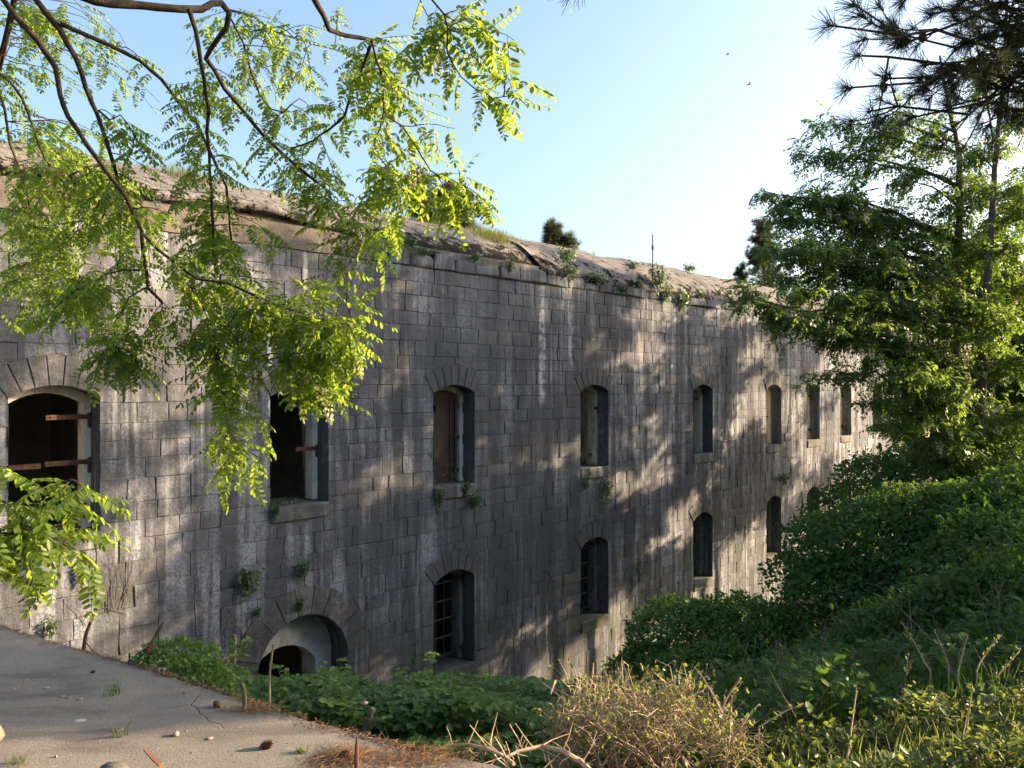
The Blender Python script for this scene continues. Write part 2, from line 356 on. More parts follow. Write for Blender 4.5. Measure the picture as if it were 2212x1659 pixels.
for i, c in enumerate(UP):
    if i == 1: ops.append(Op(7.68, 0.90, 0.0, E - 4.86, 0.86, 0.5, 11, 'door', i))
    elif i >= 2: ops.append(Op(c, 0.56, E - 5.82, E - 4.02, 0.20, 0.42, 7, 'low', i))
SILL_H = 0.27
# core with holes
core = MB()
outline = [Vector((S0, 0, 0.0)), Vector((S1, 0, 0.0)), Vector((S1, 0, E + 2.7)), Vector((S0, 0, E + 2.7))]
loops = [[Vector((p.x, p.z, 0)) for p in outline]]
for o in ops:
    b = max(o.sill, 0.02)
    loops.append([Vector((x, z, 0)) for x, z in ([(o.cx - o.a, b)] + o.arc() + [(o.cx + o.a, b)])])
flat = [p for lp in loops for p in lp]
tri = tessellate_polygon(loops)
core.add([(p.x, 0.0, p.y) for p in flat], [tuple(t) for t in tri])
core.box((S0, 8.8, 0), (S1, 9.2, E + 3.5)); core.box((S0 - 0.3, -0.02, 0), (S0, 9.2, E + 3.0)); core.box((S1, -0.02, 0), (S1 + 0.3, 9.2, E + 3.0))
core.build('wall', M_MORTAR, fort, True)
# blocks
def prism(pts, y0, yb, ch, c, jit=0.0):
    """pts: outline in (s,z), counter-clockwise; chamfered front at y0, back at yb"""
    n = len(pts); cx = sum(p[0] for p in pts) / n; cz = sum(p[1] for p in pts) / n
    def ins(p):
        dx, dz = cx - p[0], cz - p[1]
        return (p[0] + max(-ch, min(ch, dx)), p[1] + max(-ch, min(ch, dz)))
    tl = (random.uniform(-1, 1) * jit, random.uniform(-1, 1) * jit)
    vs = [(p[0], yb, p[1]) for p in pts] + [(p[0], y0 + ch * 0.8 , p[1]) for p in pts]
    fr = [ins(p) for p in pts]
    vs += [(p[0], y0 + (p[0] - cx) * tl[0] + (p[1] - cz) * tl[1] + random.uniform(-1, 1) * jit * 0.1, p[1]) for p in fr]
    fs = []
    for k in range(n):
        k2 = (k + 1) % n
        fs.append((k, k2, n + k2, n + k)); fs.append((n + k, n + k2, 2 * n + k2, 2 * n + k))
    vs.append((cx + random.uniform(-0.03, 0.03), y0 - random.uniform(-0.006, 0.012) * (1 if jit > 0.015 else 0.2), cz + random.uniform(-0.03, 0.03)))
    for k in range(n): fs.append((2 * n + k, 2 * n + (k + 1) % n, 3 * n))
    return vs, fs, c
blocks = []      # (area_px, verts, faces, c)
def screen_area(s, z, w, h):
    x, y = P0.x + wd.x * s, P0.y + wd.y * s
    if y < 3: return 0
    px = (x / y) * 800; py = (z - E) / y * 800
    if abs(px) > 520 or abs(py) > 390 or px > 300 or z < 1.6: return 0
    return w * h / (y * y * y)
zc_list = [ZTOP]
while zc_list[-1] > 0.3:
    zc_list.append(zc_list[-1] - random.uniform(0.25, 0.365))
J = 0.0022
for ci in range(len(zc_list) - 1):
    zt, zb = zc_list[ci], zc_list[ci + 1]; zm = 0.5 * (zt + zb)
    act = sorted([o for o in ops if o.top > zb + 0.02 and (o.sill - (SILL_H if o.kind != 'door' else 0)) < zt - 0.02], key=lambda o: o.cx)
    merged = []
    spans = []; cur = S0; prev = None
    for o in act:
        spans.append((cur, prev, o.cx, o)); cur = o.cx; prev = o
    spans.append((cur, prev, S1, None))
    for (l, lo, r, ro) in spans:
        def sillpart(o, z):     # below the opening only the sill stone is left out
            if o.kind != 'door' and z < o.sill - SILL_H: return 0.0
            return o.w(z)
        lmax = l + (min(sillpart(lo, zb + 0.01), sillpart(lo, zt - 0.01)) if lo else 0.0)
        rmin = r - (min(sillpart(ro, zb + 0.01), sillpart(ro, zt - 0.01)) if ro else 0.0)
        xs = [lmax]
        while xs[-1] < rmin - 0.95:
            xs.append(xs[-1] + random.uniform(0.28, 0.66))
        if rmin - xs[-1] > 0.85: xs.append(0.5 * (xs[-1] + rmin))
        xs.append(rmin)
        for k in range(len(xs) - 1):
            a0, b0 = xs[k] + J, xs[k + 1] - J
            if b0 - a0 < 0.06: continue
            zlo, zhi = zb + J, zt - J
            first, last = (k == 0 and lo), (k == len(xs) - 2 and ro)
            nz = 5 if (first and lo.top > zlo and lo.spring < zhi) or (last and ro.top > zlo and ro.spring < zhi) else 3
            zz = np.linspace(zlo, zhi, nz)
            jt = lambda: random.uniform(-0.005, 0.005)
            right = []
            for z in zz:
                x = b0 + jt()
                if last: x = min(b0, ro.cx - sillpart(ro, z) - J)
                right.append([x, z])
            left = []
            for z in zz[::-1]:
                x = a0 + jt()
                if first: x = max(a0, lo.cx + sillpart(lo, z) + J)
                left.append([x, z])
            if not last:
                for q in (right[0], right[-1]):
                    if random.random() < 0.22: q[0] -= random.uniform(0.006, 0.024)
            if not first:
                for q in (left[0], left[-1]):
                    if random.random() < 0.22: q[0] += random.uniform(0.006, 0.024)
            for q in right: q[0] = max(q[0], a0 + 0.015)
            for q in left: q[0] = min(q[0], b0 - 0.01)
            mid = 0.5 * (a0 + b0)
            pts = [(mid, zlo + jt())] + [tuple(q) for q in right] + [(mid, zhi + jt())] + [tuple(q) for q in left]
            if max(q[0] for q in right) - min(q[0] for q in left) < 0.04: continue
            pr = random.uniform(0.008, 0.024)
            v, f, c = prism(pts, -pr, 0.03, random.uniform(0.006, 0.012), random.random(), 0.025)
            blocks.append((screen_area(mid, zm, b0 - a0, zt - zb), v, f, c))
# coping course above the ledge line, right of the plaster frieze
cs = 9.5
while cs < S1 - 0.5:
    w = random.uniform(0.5, 0.95); h = 0.26 + random.uniform(-0.07, 0.08)
    z0 = ZTOP + 0.012
    pts = [(cs + 0.01, z0), (cs + w * 0.5, z0 + 0.004), (cs + w - 0.01, z0), (cs + w - 0.012, z0 + h * 0.55), (cs + w - 0.03, z0 + h - 0.02), (cs + w * 0.5, z0 + h + random.uniform(-0.03, 0.03)), (cs + 0.03, z0 + h - 0.03), (cs + 0.01, z0 + h * 0.5)]
    v, f, c = prism(pts, -random.uniform(0.02, 0.09), 0.3, random.uniform(0.015, 0.04), random.random(), 0.05)
    blocks.append((screen_area(cs, z0, w, h), v, f, c)); cs += w
blocks.sort(key=lambda b: -b[0])
for a, v, f, c in blocks[:300]:
    m = MB(); m.add(v, f, c); m.build('stone_block', M_STONE, fort, True)
rest = MB()
for a, v, f, c in blocks[300:]: rest.add(v, f, c)
tag(rest.build('stone_blocks', M_STONE, fort, True), kind='stuff')
# voussoirs
for o in ops:
    if o.idx < 0 : continue
    an = np.linspace(-o.al, o.al, o.nv + 1)
    for k in range(o.nv):
        t0, t1 = an[k], an[k + 1]; g = 0.006 / (o.R + o.e)
        g0 = g if k else 0.004; g1 = g if k < o.nv - 1 else 0.004
        tm = 0.5 * (t0 + t1); rr = lambda r, t: (o.cx + r * math.sin(t), o.zc + r * math.cos(t))
        ri, re = o.R + 0.0, o.R + o.e - 0.006
        pts = [rr(ri, t0 + g0), rr(ri, tm), rr(ri, t1 - g1), rr(re, t1 - g), rr(re, tm), rr(re, t0 + g)]
        v, f, c = prism(pts, -random.uniform(0.026, 0.038), 0.04, 0.009, random.random(), 0.01)
        m = MB(); m.add(v, f, c); m.build('voussoir', M_VOUS, fort, True)
# openings
def strip(m, A, ya, B, yb, c=0.5):
    n = len(A); vs = [(p[0], ya, p[1]) for p in A] + [(p[0], yb, p[1]) for p in B]
    m.add(vs, [(k, k + 1, n + k + 1, n + k) for k in range(n - 1)], c)
def plank(parent, name, mat, lo, hi): 
    m = MB(); m.box(lo, hi); return m.build(name, mat, parent, True)
WINLAB = {}
for o in ops:
    b = o.sill; cx, a = o.cx, o.a
    m = MB()
    path = [(cx - a, b)] + o.arc() + [(cx + a, b)]
    dep = 0.34 if o.kind != 'door' else 0.52
    strip(m, path, -0.02, path, dep)
    win = m.build('window' if o.kind != 'door' else 'doorway', M_VOUS, fort, True)
    if o.kind == 'door':
        win['label'] = 'round-arched recess with a whitewashed lunette over a low dark opening'
        # whitewashed wall inside the arch with a lower segmental opening
        ia = 0.66; isp = E - 5.00; ir = 0.38; Rr = (ia * ia + ir * ir) / (2 * ir); zc = isp + ir - Rr; al = math.asin(ia / Rr)
        icx = cx - 0.10
        inner = [(icx - ia, 0.0)] + [(icx + Rr * math.sin(t), zc + Rr * math.cos(t)) for t in np.linspace(-al, al, 14)] + [(icx + ia, 0.0)]
        lp = [[Vector((x, z, 0)) for x, z in [(cx - a - 0.02, -0.02)] + [(x, z) for x, z in o.arc(20, -0.02)] + [(cx + a + 0.02, -0.02)]], [Vector((x, z, 0)) for x, z in inner]]
        fl = [q for l_ in lp for q in l_]; m = MB()
        m.add([(q.x, 0.50, q.y) for q in fl], [tuple(t) for t in tessellate_polygon(lp)])
        strip(m, inner, 0.50, inner, 0.95)
        m.build('lunette', M_LUNETTE, win, True)
        rm = MB(); x0, x1, y0, y1, z0, z1 = cx - 1.7, cx + 1.7, 0.95, 4.5, 0.02, E - 3.5
        rm.add([(x0,y0,z0),(x1,y0,z0),(x1,y1,z0),(x0,y1,z0),(x0,y0,z1),(x1,y0,z1),(x1,y1,z1),(x0,y1,z1)], [(0,1,2,3),(7,6,5,4),(1,5,6,2),(3,2,6,7),(0,3,7,4)])
        rm.build('room', M_ROOM, win, True)
        continue
    fa = 0.095
    inn = [(cx - a + fa, b)] + o.arc(14, fa, 0.075) + [(cx + a - fa, b)]
    m = MB(); out2 = [(cx - a - 0.01, b)] + o.arc(14, -0.01) + [(cx + a + 0.01, b)]
    strip(m, out2, dep - 0.015, inn, dep - 0.005); strip(m, inn, dep - 0.005, inn, 0.56)
    spl = [(cx - a - 0.12, b)] + [(cx + (x - cx) * 1.32, z + 0.08) for x, z in o.arc(14, fa, 0.075)] + [(cx + a + 0.12, b)]
    strip(m, inn, 0.56, spl, 0.96)
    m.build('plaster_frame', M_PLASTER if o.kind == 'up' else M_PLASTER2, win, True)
    # sill stone, a little proud, worn top edge
    v, f, c = prism([(cx - a + 0.004, b - SILL_H + 0.006), (cx, b - SILL_H + 0.004), (cx + a - 0.004, b - SILL_H + 0.006), (cx + a - 0.004, b - 0.02), (cx + a * 0.4, b + 0.004), (cx - a * 0.4, b - 0.004), (cx - a + 0.004, b - 0.015)], -0.055, 0.97, 0.022, random.random(), 0.01)
    m = MB(); m.add(v, f, c); m.build('sill', M_SILL, win, True)
    # room behind
    rm = MB(); x0, x1, y0, y1, z0, z1 = cx - 1.35, cx + 1.35, 0.97, 4.6, b - 0.5, o.spring + 0.9
    rm.add([(x0,y0,z0),(x1,y0,z0),(x1,y1,z0),(x0,y1,z0),(x0,y0,z1),(x1,y0,z1),(x1,y1,z1),(x0,y1,z1)], [(0,1,2,3),(7,6,5,4),(1,5,6,2),(3,2,6,7),(0,3,7,4)])
    rm.build('room', M_ROOM, win, True)
    i = o.idx; xr = cx + a - fa; xl = cx - a + fa
    def strap(x0, x1, z, y=0.31, up=True):
        mm = MB(); mm.box((x0, y, z - 0.035), (x1, y + 0.014, z + 0.035))
        for q in (0.12, 0.5, 0.85): 
            xx = x0 + (x1 - x0) * q; mm.tube([(xx, y - 0.012, z), (xx, y + 0.004, z)], 0.012, 6)
        if up: mm.tube([(max(x0, x1) + 0.01, y, z + 0.06), (max(x0, x1) + 0.01, y, z - 0.16)], 0.024, 6)
        return mm.build('strap_hinge', M_RUST, win, True)
    if o.kind == 'up':
        if i == 0: strap(cx - 0.02, xr + 0.06, b + 1.60); strap(cx - 0.03, xr + 0.06, b + 0.95); strap(xl - 0.04, cx - 0.08, b + 0.93, 0.33, False); strap(cx - 0.1, xr, b + 0.30)
        elif i == 1: strap(cx + 0.12, xr + 0.06, b + 0.92); 
        elif i == 2:
            m = MB(); sh = [(x, z) for x, z in o.arc(12, fa + 0.01, 0.085)]
            x1s = xr - 0.10
            sh = [(min(x, x1s), z) for x, z in sh]
            pts = [(x1s, b + 0.005)] + sh[::-1] + [(xl + 0.01, b + 0.005)]
            pts = pts[::-1]
            hole = [(cx - 0.20 + 0.045 * math.cos(t), b + 1.55 + 0.075 * math.sin(t)) for t in np.linspace(0, 2 * math.pi, 13)[:-1]]
            lp = [[Vector((x, z, 0)) for x, z in pts], [Vector((x, z, 0)) for x, z in hole]]
            fl = [q for l_ in lp for q in l_]; tt = tessellate_polygon(lp)
            m.add([(q.x, 0.385, q.y) for q in fl], [tuple(t) for t in tt]); m.add([(q.x, 0.40, q.y) for q in fl], [tuple(t)[::-1] for t in tt])
            hp = hole + hole[:1]; strip(m, hp, 0.385, hp, 0.40)
            sh_o = m.build('shutter', M_RUST2, win, True); sh_o['label'] = 'rusty iron shutter with a round peephole'
            for z, h in ((b + 1.74, 0.05), (b + 1.02, 0.05), (b + 0.32, 0.05)):
                m = MB(); m.box((xl + 0.015, 0.365, z), (x1s - 0.01, 0.384, z + h)); m.build('shutter_rib', M_RUST2, win, True)
            m = MB(); m.box((x1s - 0.16, 0.360, b + 0.02), (x1s - 0.13, 0.3835, o.spring - 0.1)); m.box((x1s - 0.02, 0.35, b + 0.02), (x1s + 0.02, 0.392, o.spring - 0.1)); m.build('shutter_rib', M_RUST2, win, True)
            m = MB(); m.tube([(cx - 0.2, 0.36, b + 0.55), (cx - 0.17, 0.34, b + 0.53), (cx - 0.17, 0.34, b + 0.44), (cx - 0.2, 0.36, b + 0.42)], 0.012, 6); m.build('handle', M_RUST2, win, True)
            for z in (b + 1.62, b + 0.95, b + 0.25): strap(x1s - 0.05, xr + 0.08, z, 0.34)
        elif i == 3: plank(win, 'crossbar', M_GRILLE, (xl - 0.02, 0.42, b + 0.22), (xr + 0.02, 0.45, b + 0.30)); strap(xr - 0.06, xr + 0.07, b + 1.45)
        elif i == 4: plank(win, 'crossbar', M_GRILLE, (xl - 0.02, 0.42, b + 1.58), (xr + 0.02, 0.45, b + 1.66))
        elif i == 5: plank(win, 'crossbar', M_GRILLE, (xl - 0.02, 0.42, b + 0.9), (xr + 0.02, 0.45, b + 0.96))
        elif i in (6, 7): strap(xr - 0.25, xr + 0.07, b + 1.6); strap(xr - 0.25, xr + 0.07, b + 0.35)
    else:
        for k in range(4):
            x = xl + (xr - xl) * (k + 0.5) / 4
            m = MB(); m.tube([(x, 0.44, b), (x, 0.44, o.spring + 0.14)], 0.011, 6); m.build('grille_bar', M_GRILLE, win, True)
        for k in range(5):
            z = b + 0.12 + k * 0.38
            m = MB(); m.box((xl - 0.02, 0.425, z), (xr + 0.02, 0.437, z + 0.035)); m.build('grille_bar', M_GRILLE, win, True)
        if i == 2: strap(xr - 0.02, xr + 0.06, o.spring - 0.08, 0.30); strap(xr - 0.02, xr + 0.06, b + 0.25, 0.30)
# roof slabs: two rounded concrete skins with a broken joint between them
def lerp_prof(k):
    L = [(0.05, 2.74), (-0.02, 2.76), (-0.17, 2.79), (-0.20, 2.86), (-0.15, 2.93), (0.10, 3.02), (0.45, 3.17), (0.9, 3.36), (1.4, 3.56), (1.9, 3.72), (2.4, 3.80), (3.4, 3.86), (9.2, 3.7)]
    Rr = [(0.20, 2.46), (0.06, 2.49), (0.03, 2.54), (0.06, 2.62), (0.14, 2.75), (0.32, 2.91), (0.58, 3.10), (0.95, 3.33), (1.4, 3.54), (1.9, 3.70), (2.4, 3.79), (3.4, 3.86), (9.2, 3.7)]
    return [((1 - k) * a[0] + k * b[0], (1 - k) * a[1] + k * b[1]) for a, b in zip(L, Rr)]
def roof(sa, sb, kf, dy, dz, name):
    ss = np.arange(sa, sb + 0.05, 0.08); V = []; 
    def dens(p):
        q = []
        for i in range(len(p) - 1):
            q.append(p[i]); 
            if i < 11: q.append(((p[i][0] + p[i + 1][0]) / 2, (p[i][1] + p[i + 1][1]) / 2))
        q.append(p[-1]); return q
    n = None
    for s in ss:
        pr = dens(lerp_prof(kf(s))); n = len(pr)
        for j, (y, z) in enumerate(pr):
            amp = 0.0 if j > n - 3 else 1.0
            d1 = noise.fractal(Vector((s * 0.8, y * 0.9, z * 0.9)), 1.0, 2.0, 4) * 0.065 * amp
            d2 = (noise.noise(Vector((s * 3.2, y * 4 + 5, z * 4))) * 0.03 + noise.noise(Vector((s * 7.5, y * 8 + 5, z * 8))) * 0.022) * amp
            lowj = noise.noise(Vector((s * 0.9, 4.0, 1.0))) * 0.05 + noise.noise(Vector((s * 3.1, 9.0, 1.0))) * 0.03 if j < 4 else 0
            V.append((s, y + dy - d1 - d2, E + z + dz + d1 + lowj))
    m = MB(); ns = len(ss)
    fs = [(i * n + j, (i + 1) * n + j, (i + 1) * n + j + 1, i * n + j + 1) for i in range(ns - 1) for j in range(n - 1)]
    fs = [f[::-1] for f in fs]
    base = len(V); V2 = list(V)
    fs.append(tuple(range(n))); fs.append(tuple((ns - 1) * n + j for j in range(n - 1, -1, -1)))
    m.add(V2, fs); return m.build(name, M_ROOF, fort, True, True)
sm = lambda s: float(np.clip((s - 8.4) / 1.8, 0, 1)) 
S_BR = 13.9
roof(S0, S_BR - 0.03, lambda s: sm(s) ** 0.8, 0.0, 0.0, 'roof_slab')
roof(S_BR + 0.0, S1, lambda s: 1.0, -0.10, 0.02, 'roof_slab')
# plaster frieze under the lip on the left
fz = MB(); fs_ = np.arange(S0, 9.5, 0.15); pv = []
for s in fs_:
    for j, z in enumerate((0.02, 0.1, 0.2, 0.3, 0.4, 0.52)):
        e = noise.noise(Vector((s * 2.6, z * 3, 2))) * 0.012
        pv.append((s, -0.035 - e + (0.02 if j == 5 else 0), ZTOP + z + (noise.noise(Vector((s * 1.6, 0, 7))) * 0.05 if j == 0 else 0)))
n6 = 6; fz.add(pv, [(i * n6 + j, (i + 1) * n6 + j, (i + 1) * n6 + j + 1, i * n6 + j + 1) for i in range(len(fs_) - 1) for j in range(5)])
fz.build('plaster_frieze', M_FRIEZE, fort, True, True)
# iron bracket and small vent slot
s_, z_ = wall_pt(1172, 1243); m = MB(); m.tube([(s_, 0.02, z_ + 0.12), (s_, -0.16, z_ + 0.10), (s_ + 0.18, -0.20, z_ - 0.16)], 0.018, 6); m.build('wall_bracket', M_GRILLE, fort, True)
def W3(s, y, z): return Vector((P0.x + wd.x * s - wnrm.x * y, P0.y + wd.y * s - wnrm.y * y, z))   # fort coordinates to world (y inwards)
# flagpole on the roof
s_, _ = wall_s(1410); c = P(1410, 575, 21.6); mp = MB(); mp.tube([(c.x, c.y, c.z - 0.4), (c.x, c.y, c.z + 0.85)], 0.018, 6); mp.tube([(c.x, c.y, c.z + 0.45), (c.x, c.y, c.z + 0.56)], 0.035, 6)
tag(mp.build('roof_pole', M_GRILLE), 'thin bare metal pole standing on the fort roof against the sky', 'pole')

# ---------------------------------------------------------------- the concrete slab in front
H_SLAB = 1.6; ZS = E - H_SLAB
def on_slab(px, py):
    Y = H_SLAB * F / (py - 829.5); return Vector(((px - 1106.0) / F * Y, Y, ZS))
edge_px = [(0, 1348), (170, 1398), (307, 1436), (376, 1460), (533, 1509), (581, 1526), (756, 1577), (850, 1602), (925, 1622)]
edge = [on_slab(*q) for q in edge_px]
d0 = (edge[0] - edge[2]).normalized(); far_l = edge[0] + d0 * 4.0
top = [far_l] + edge + [Vector((-0.05, 3.36, ZS)), Vector((0.35, 3.05, ZS)), Vector((0.9, 2.6, ZS)), Vector((1.2, 1.0, ZS)), Vector((1.2, -0.6, ZS)), Vector((-2.2, -0.6, ZS)), Vector((-6.6, -0.6, ZS)), Vector((-8.0, 4.0, ZS))]
dense = []
for i, p in enumerate(top):
    q = top[(i + 1) % len(top)]; k = max(1, int((q - p).length / 0.045))
    for j in range(k):
        r = p.lerp(q, j / k); w = noise.noise(r * 4.0) * 0.016 + noise.noise(r * 13) * 0.010 + (-0.03 * max(0.0, noise.noise(r * 7.0 + Vector((5, 0, 0))) - 0.25))
        dense.append(Vector((r.x + w, r.y + w, ZS)))
cxy = sum(dense, Vector()) / len(dense)
m = MB(); n_ = len(dense)
inner = [p + (cxy - p).normalized() * 0.02 for p in dense]
m.add([(p.x, p.y, ZS) for p in inner], [])
m.add([(p.x, p.y, ZS - 0.018) for p in dense], []); m.add([(p.x, p.y, ZS - 3.2) for p in dense], [])
for i in range(n_):
    j = (i + 1) % n_
    m.f.append((i, n_ + i, n_ + j, j)); m.f.append((n_ + i, 2 * n_ + i, 2 * n_ + j, n_ + j))
for t in tessellate_polygon([inner]): m.f.append(tuple(t))
slab = m.build('concrete_slab', M_SLAB); slab['kind'] = 'structure'

def pebble(px, py, r, label, mat=M_PEBBLE, name='pebble', flat=0.6, seed=0):
    c = on_slab(px, py); mm = MB(); vs = []; fs = []; nu, nv = 8, 5
    for a in range(nv + 1):
        th = math.pi * a / nv
        for b in range(nu):
            ph = 2 * math.pi * b / nu; d = Vector((math.sin(th) * math.cos(ph), math.sin(th) * math.sin(ph), math.cos(th)))
            k = r * (1 + 0.35 * noise.noise(d * 1.6 + Vector((seed * 3.1, 0, 0)))); vs.append((c.x + d.x * k, c.y + d.y * k, ZS + r * flat * 0.85 + d.z * k * flat))
    for a in range(nv):
        for b in range(nu):
            b2 = (b + 1) % nu; fs.append((a * nu + b, (a + 1) * nu + b, (a + 1) * nu + b2, a * nu + b2))
    mm.add(vs, fs); return tag(mm.build(name, mat, None, False, True), label, 'stone')
pebble(380, 1589, 0.016, 'small tan pebble lying near the bent iron strip on the slab', seed=1)
pebble(258, 1578, 0.020, 'flat pale chip of stone on the sunlit slab left of the grass tuft', flat=0.25, seed=2)
pebble(453, 1596, 0.016, 'flat white flake on the sunlit slab below the pine cone', flat=0.2, seed=3)
pebble(100, 1487, 0.018, 'pale flake alone on the shaded slab at far left', flat=0.2, seed=5)
pebble(238, 1489, 0.016, 'pale flake on the shaded slab below the green tuft', flat=0.2, seed=6)
pebble(788, 1521, 0.016, 'small pale stone among needles at the slab edge', flat=0.5, seed=9)
for k, (x, y) in enumerate(((135, 1505), (150, 1508), (172, 1511))):
    tag(pebble(x, y, 0.014, ('leftmost', 'middle', 'rightmost')[k] + ' pale flake of the row of three on the shaded slab', flat=0.2, seed=12 + k), group='row of pale flakes on the slab')
pebble(243, 1682, 0.07, 'rounded dark rock at the bottom edge beside the bent iron strip', M_DARKROCK, 'rock', 0.45, 21)
pebble(-14, 1604, 0.045, 'rounded reddish stone cut by the left picture edge', M_PEBBLE, 'rock', 0.9, 33)

ng = 700; gx = rng.uniform(-3.6, 0.1, ng); gy = rng.uniform(3.1, 6.2, ng); k_in = gy < np.interp(gx, [far_l.x] + [p.x for p in edge], [far_l.y] + [p.y for p in edge]) - 0.05; gx, gy = gx[k_in], gy[k_in]; mm = MB()
for x, y in zip(gx, gy):
    r = random.uniform(0.002, 0.007) * (1.6 if random.random() < 0.06 else 1); q = [Vector((x, y, ZS)) + Vector((random.gauss(0, 1), random.gauss(0, 1), 0)).normalized() * r for _ in range(3)]
    mm.add(q + [Vector((x, y, ZS + r * random.uniform(0.4, 1.1)))], [(0, 1, 3), (1, 2, 3), (2, 0, 3)], random.random())
tag(mm.build('grit', M_PEBBLE), 'scattered grit and crumbs on the concrete slab', 'grit', kind='stuff')
el = np.array([tuple(p) for p in edge]); ne = 1500; ti = rng.integers(0, len(el) - 1, ne); tf = rng.random(ne)[:, None]; ep = el[ti] * (1 - tf) + el[ti + 1] * tf
off = np.abs(rng.normal(0, 0.05, ne)) * np.array([0.3 + max(0.0, 1.6 * noise.noise(Vector((x * 1.7, y * 1.7, 3)))) for x, y in ep[:, :2]]); ep[:, 1] -= off + 0.012; ep[:, 2] = ZS + 0.002 + rng.random(ne) * 0.006
edge_litter = (ep, rng.random(ne))
# irons in the slab
def rod(pts, rad, name, label, mat=M_RUST, cat='iron bar', n=7):
    mm = MB(); mm.tube(pts, rad, n); return tag(mm.build(name, mat), label, cat)
b = on_slab(770, 1690); rod([b + Vector((0, 0, -0.05)), b + Vector((0.0, 0, 0.09)), b + Vector((0.001, 0, 0.15)), b + Vector((0.002, 0, 0.185))], [0.009, 0.009, 0.008, 0.002], 'iron_spike', 'pointed rusty iron spike standing up at the bottom edge of the slab')
b = on_slab(527, 1535); rod([b + Vector((0, 0, -0.05)), b + Vector((0.004, 0, 0.06)), b + Vector((-0.002, 0, 0.115)), b + Vector((-0.012, 0, 0.132)), b + Vector((-0.02, 0, 0.122))], [0.011, 0.011, 0.011, 0.010, 0.008], 'iron_rod', 'short dark iron rod with a bent top standing near the slab edge', M_GRILLE)
b = on_slab(533, 1512) + Vector((0.03, 0.25, 0)); rod([b + Vector((0, 0, -1.0)), b + Vector((0.01, 0, 0.05)), b + Vector((0.03, 0, 0.20))], [0.008, 0.007, 0.005], 'wooden_stake', 'thin wooden stake among leaves behind the bent iron rod', M_STAKE, 'stake')
b = on_slab(312, 1434); k_ = b + Vector((0.01, 0.02, 0.08))
mm = MB(); mm.tube([b + Vector((0, 0.03, -0.1)), k_, k_ + Vector((0.05, 0.02, 0.09)), k_ + Vector((0.085, 0.02, 0.155))], [0.011, 0.011, 0.010, 0.003], 6)
r_ = mm.build('iron_bar', M_RUST); tag(r_, 'leaning rusty pointed bar with a wire knot at the slab edge', 'iron bar')
mm = MB()
for k in range(5):
    an = k * 1.3; mm.tube([k_ + Vector((0.022 * math.cos(an + t), 0.022 * math.sin(an + t), -0.02 + 0.006 * k + 0.01 * math.sin(2 * t))) for t in np.linspace(0, 4.5, 9)], 0.004, 5)
link('wire_knot', mm.mesh('wire_knot'), M_RUST, r_)
mm = MB(); q = on_slab(165, 1404) + Vector((0.02, 0.05, 0.03)); wpts = [k_.lerp(q, t) + Vector((0, 0, -0.10 * math.sin(math.pi * t) + 0.01 * math.sin(14 * t))) for t in np.linspace(0, 1, 18)]
mm.tube(wpts, 0.0035, 5); tag(mm.build('rusty_wire', M_RUST), 'thin sagging rusty wire strung between two leaning bars at the slab edge', 'wire')
b = on_slab(167, 1404); rod([b + Vector((0, 0.04, -0.1)), b + Vector((0.03, 0.04, 0.08)), b + Vector((0.085, 0.05, 0.235))], [0.012, 0.011, 0.009], 'iron_bar', 'leaning dark bar at the far left slab edge before the shaded wall', M_RUST)
mm = MB(); b = on_slab(345, 1668); 
st = [b + Vector((0.012, 0, -0.02)), b + Vector((0.002, 0.004, 0.03)), b + Vector((-0.03, 0.01, 0.052)), b + Vector((-0.075, 0.02, 0.085))]
vs = []; 
for i, p in enumerate(st):
    w = (0.016, 0.016, 0.014, 0.004)[i]
    for sy, sz in ((-w, 0.003), (w, 0.003), (w, -0.003), (-w, -0.003)): vs.append(p + Vector((0, sy, sz)))
mm.add(vs, [(i * 4 + k, i * 4 + (k + 1) % 4, i * 4 + 4 + (k + 1) % 4, i * 4 + 4 + k) for i in range(3) for k in range(4)] + [(3, 2, 1, 0), (12, 13, 14, 15)])
tag(mm.build('bent_iron_strip', M_RUST), 'bent rusty flat iron strip curling up from the slab at the bottom', 'iron strip')
for (px, py, Y, h, lab) in ((478, 1447, 6.4, 0.30, 'weathered stake in the leaves before the sunlit wall, left of two'), (486, 1447, 6.5, 0.24, 'short weathered stake in the leaves, right of two'), (503, 1405, 7.2, 0.35, 'dark post rising behind the stakes against the sunlit wall')):
    b = P(px, py, Y); rod([b + Vector((0, 0, -1.2)), b + Vector((0.01, 0, 0)), b + Vector((0.015, 0, h * 0.4))], [0.022, 0.021, 0.020], 'wooden_stake', lab, M_STAKE, 'stake')

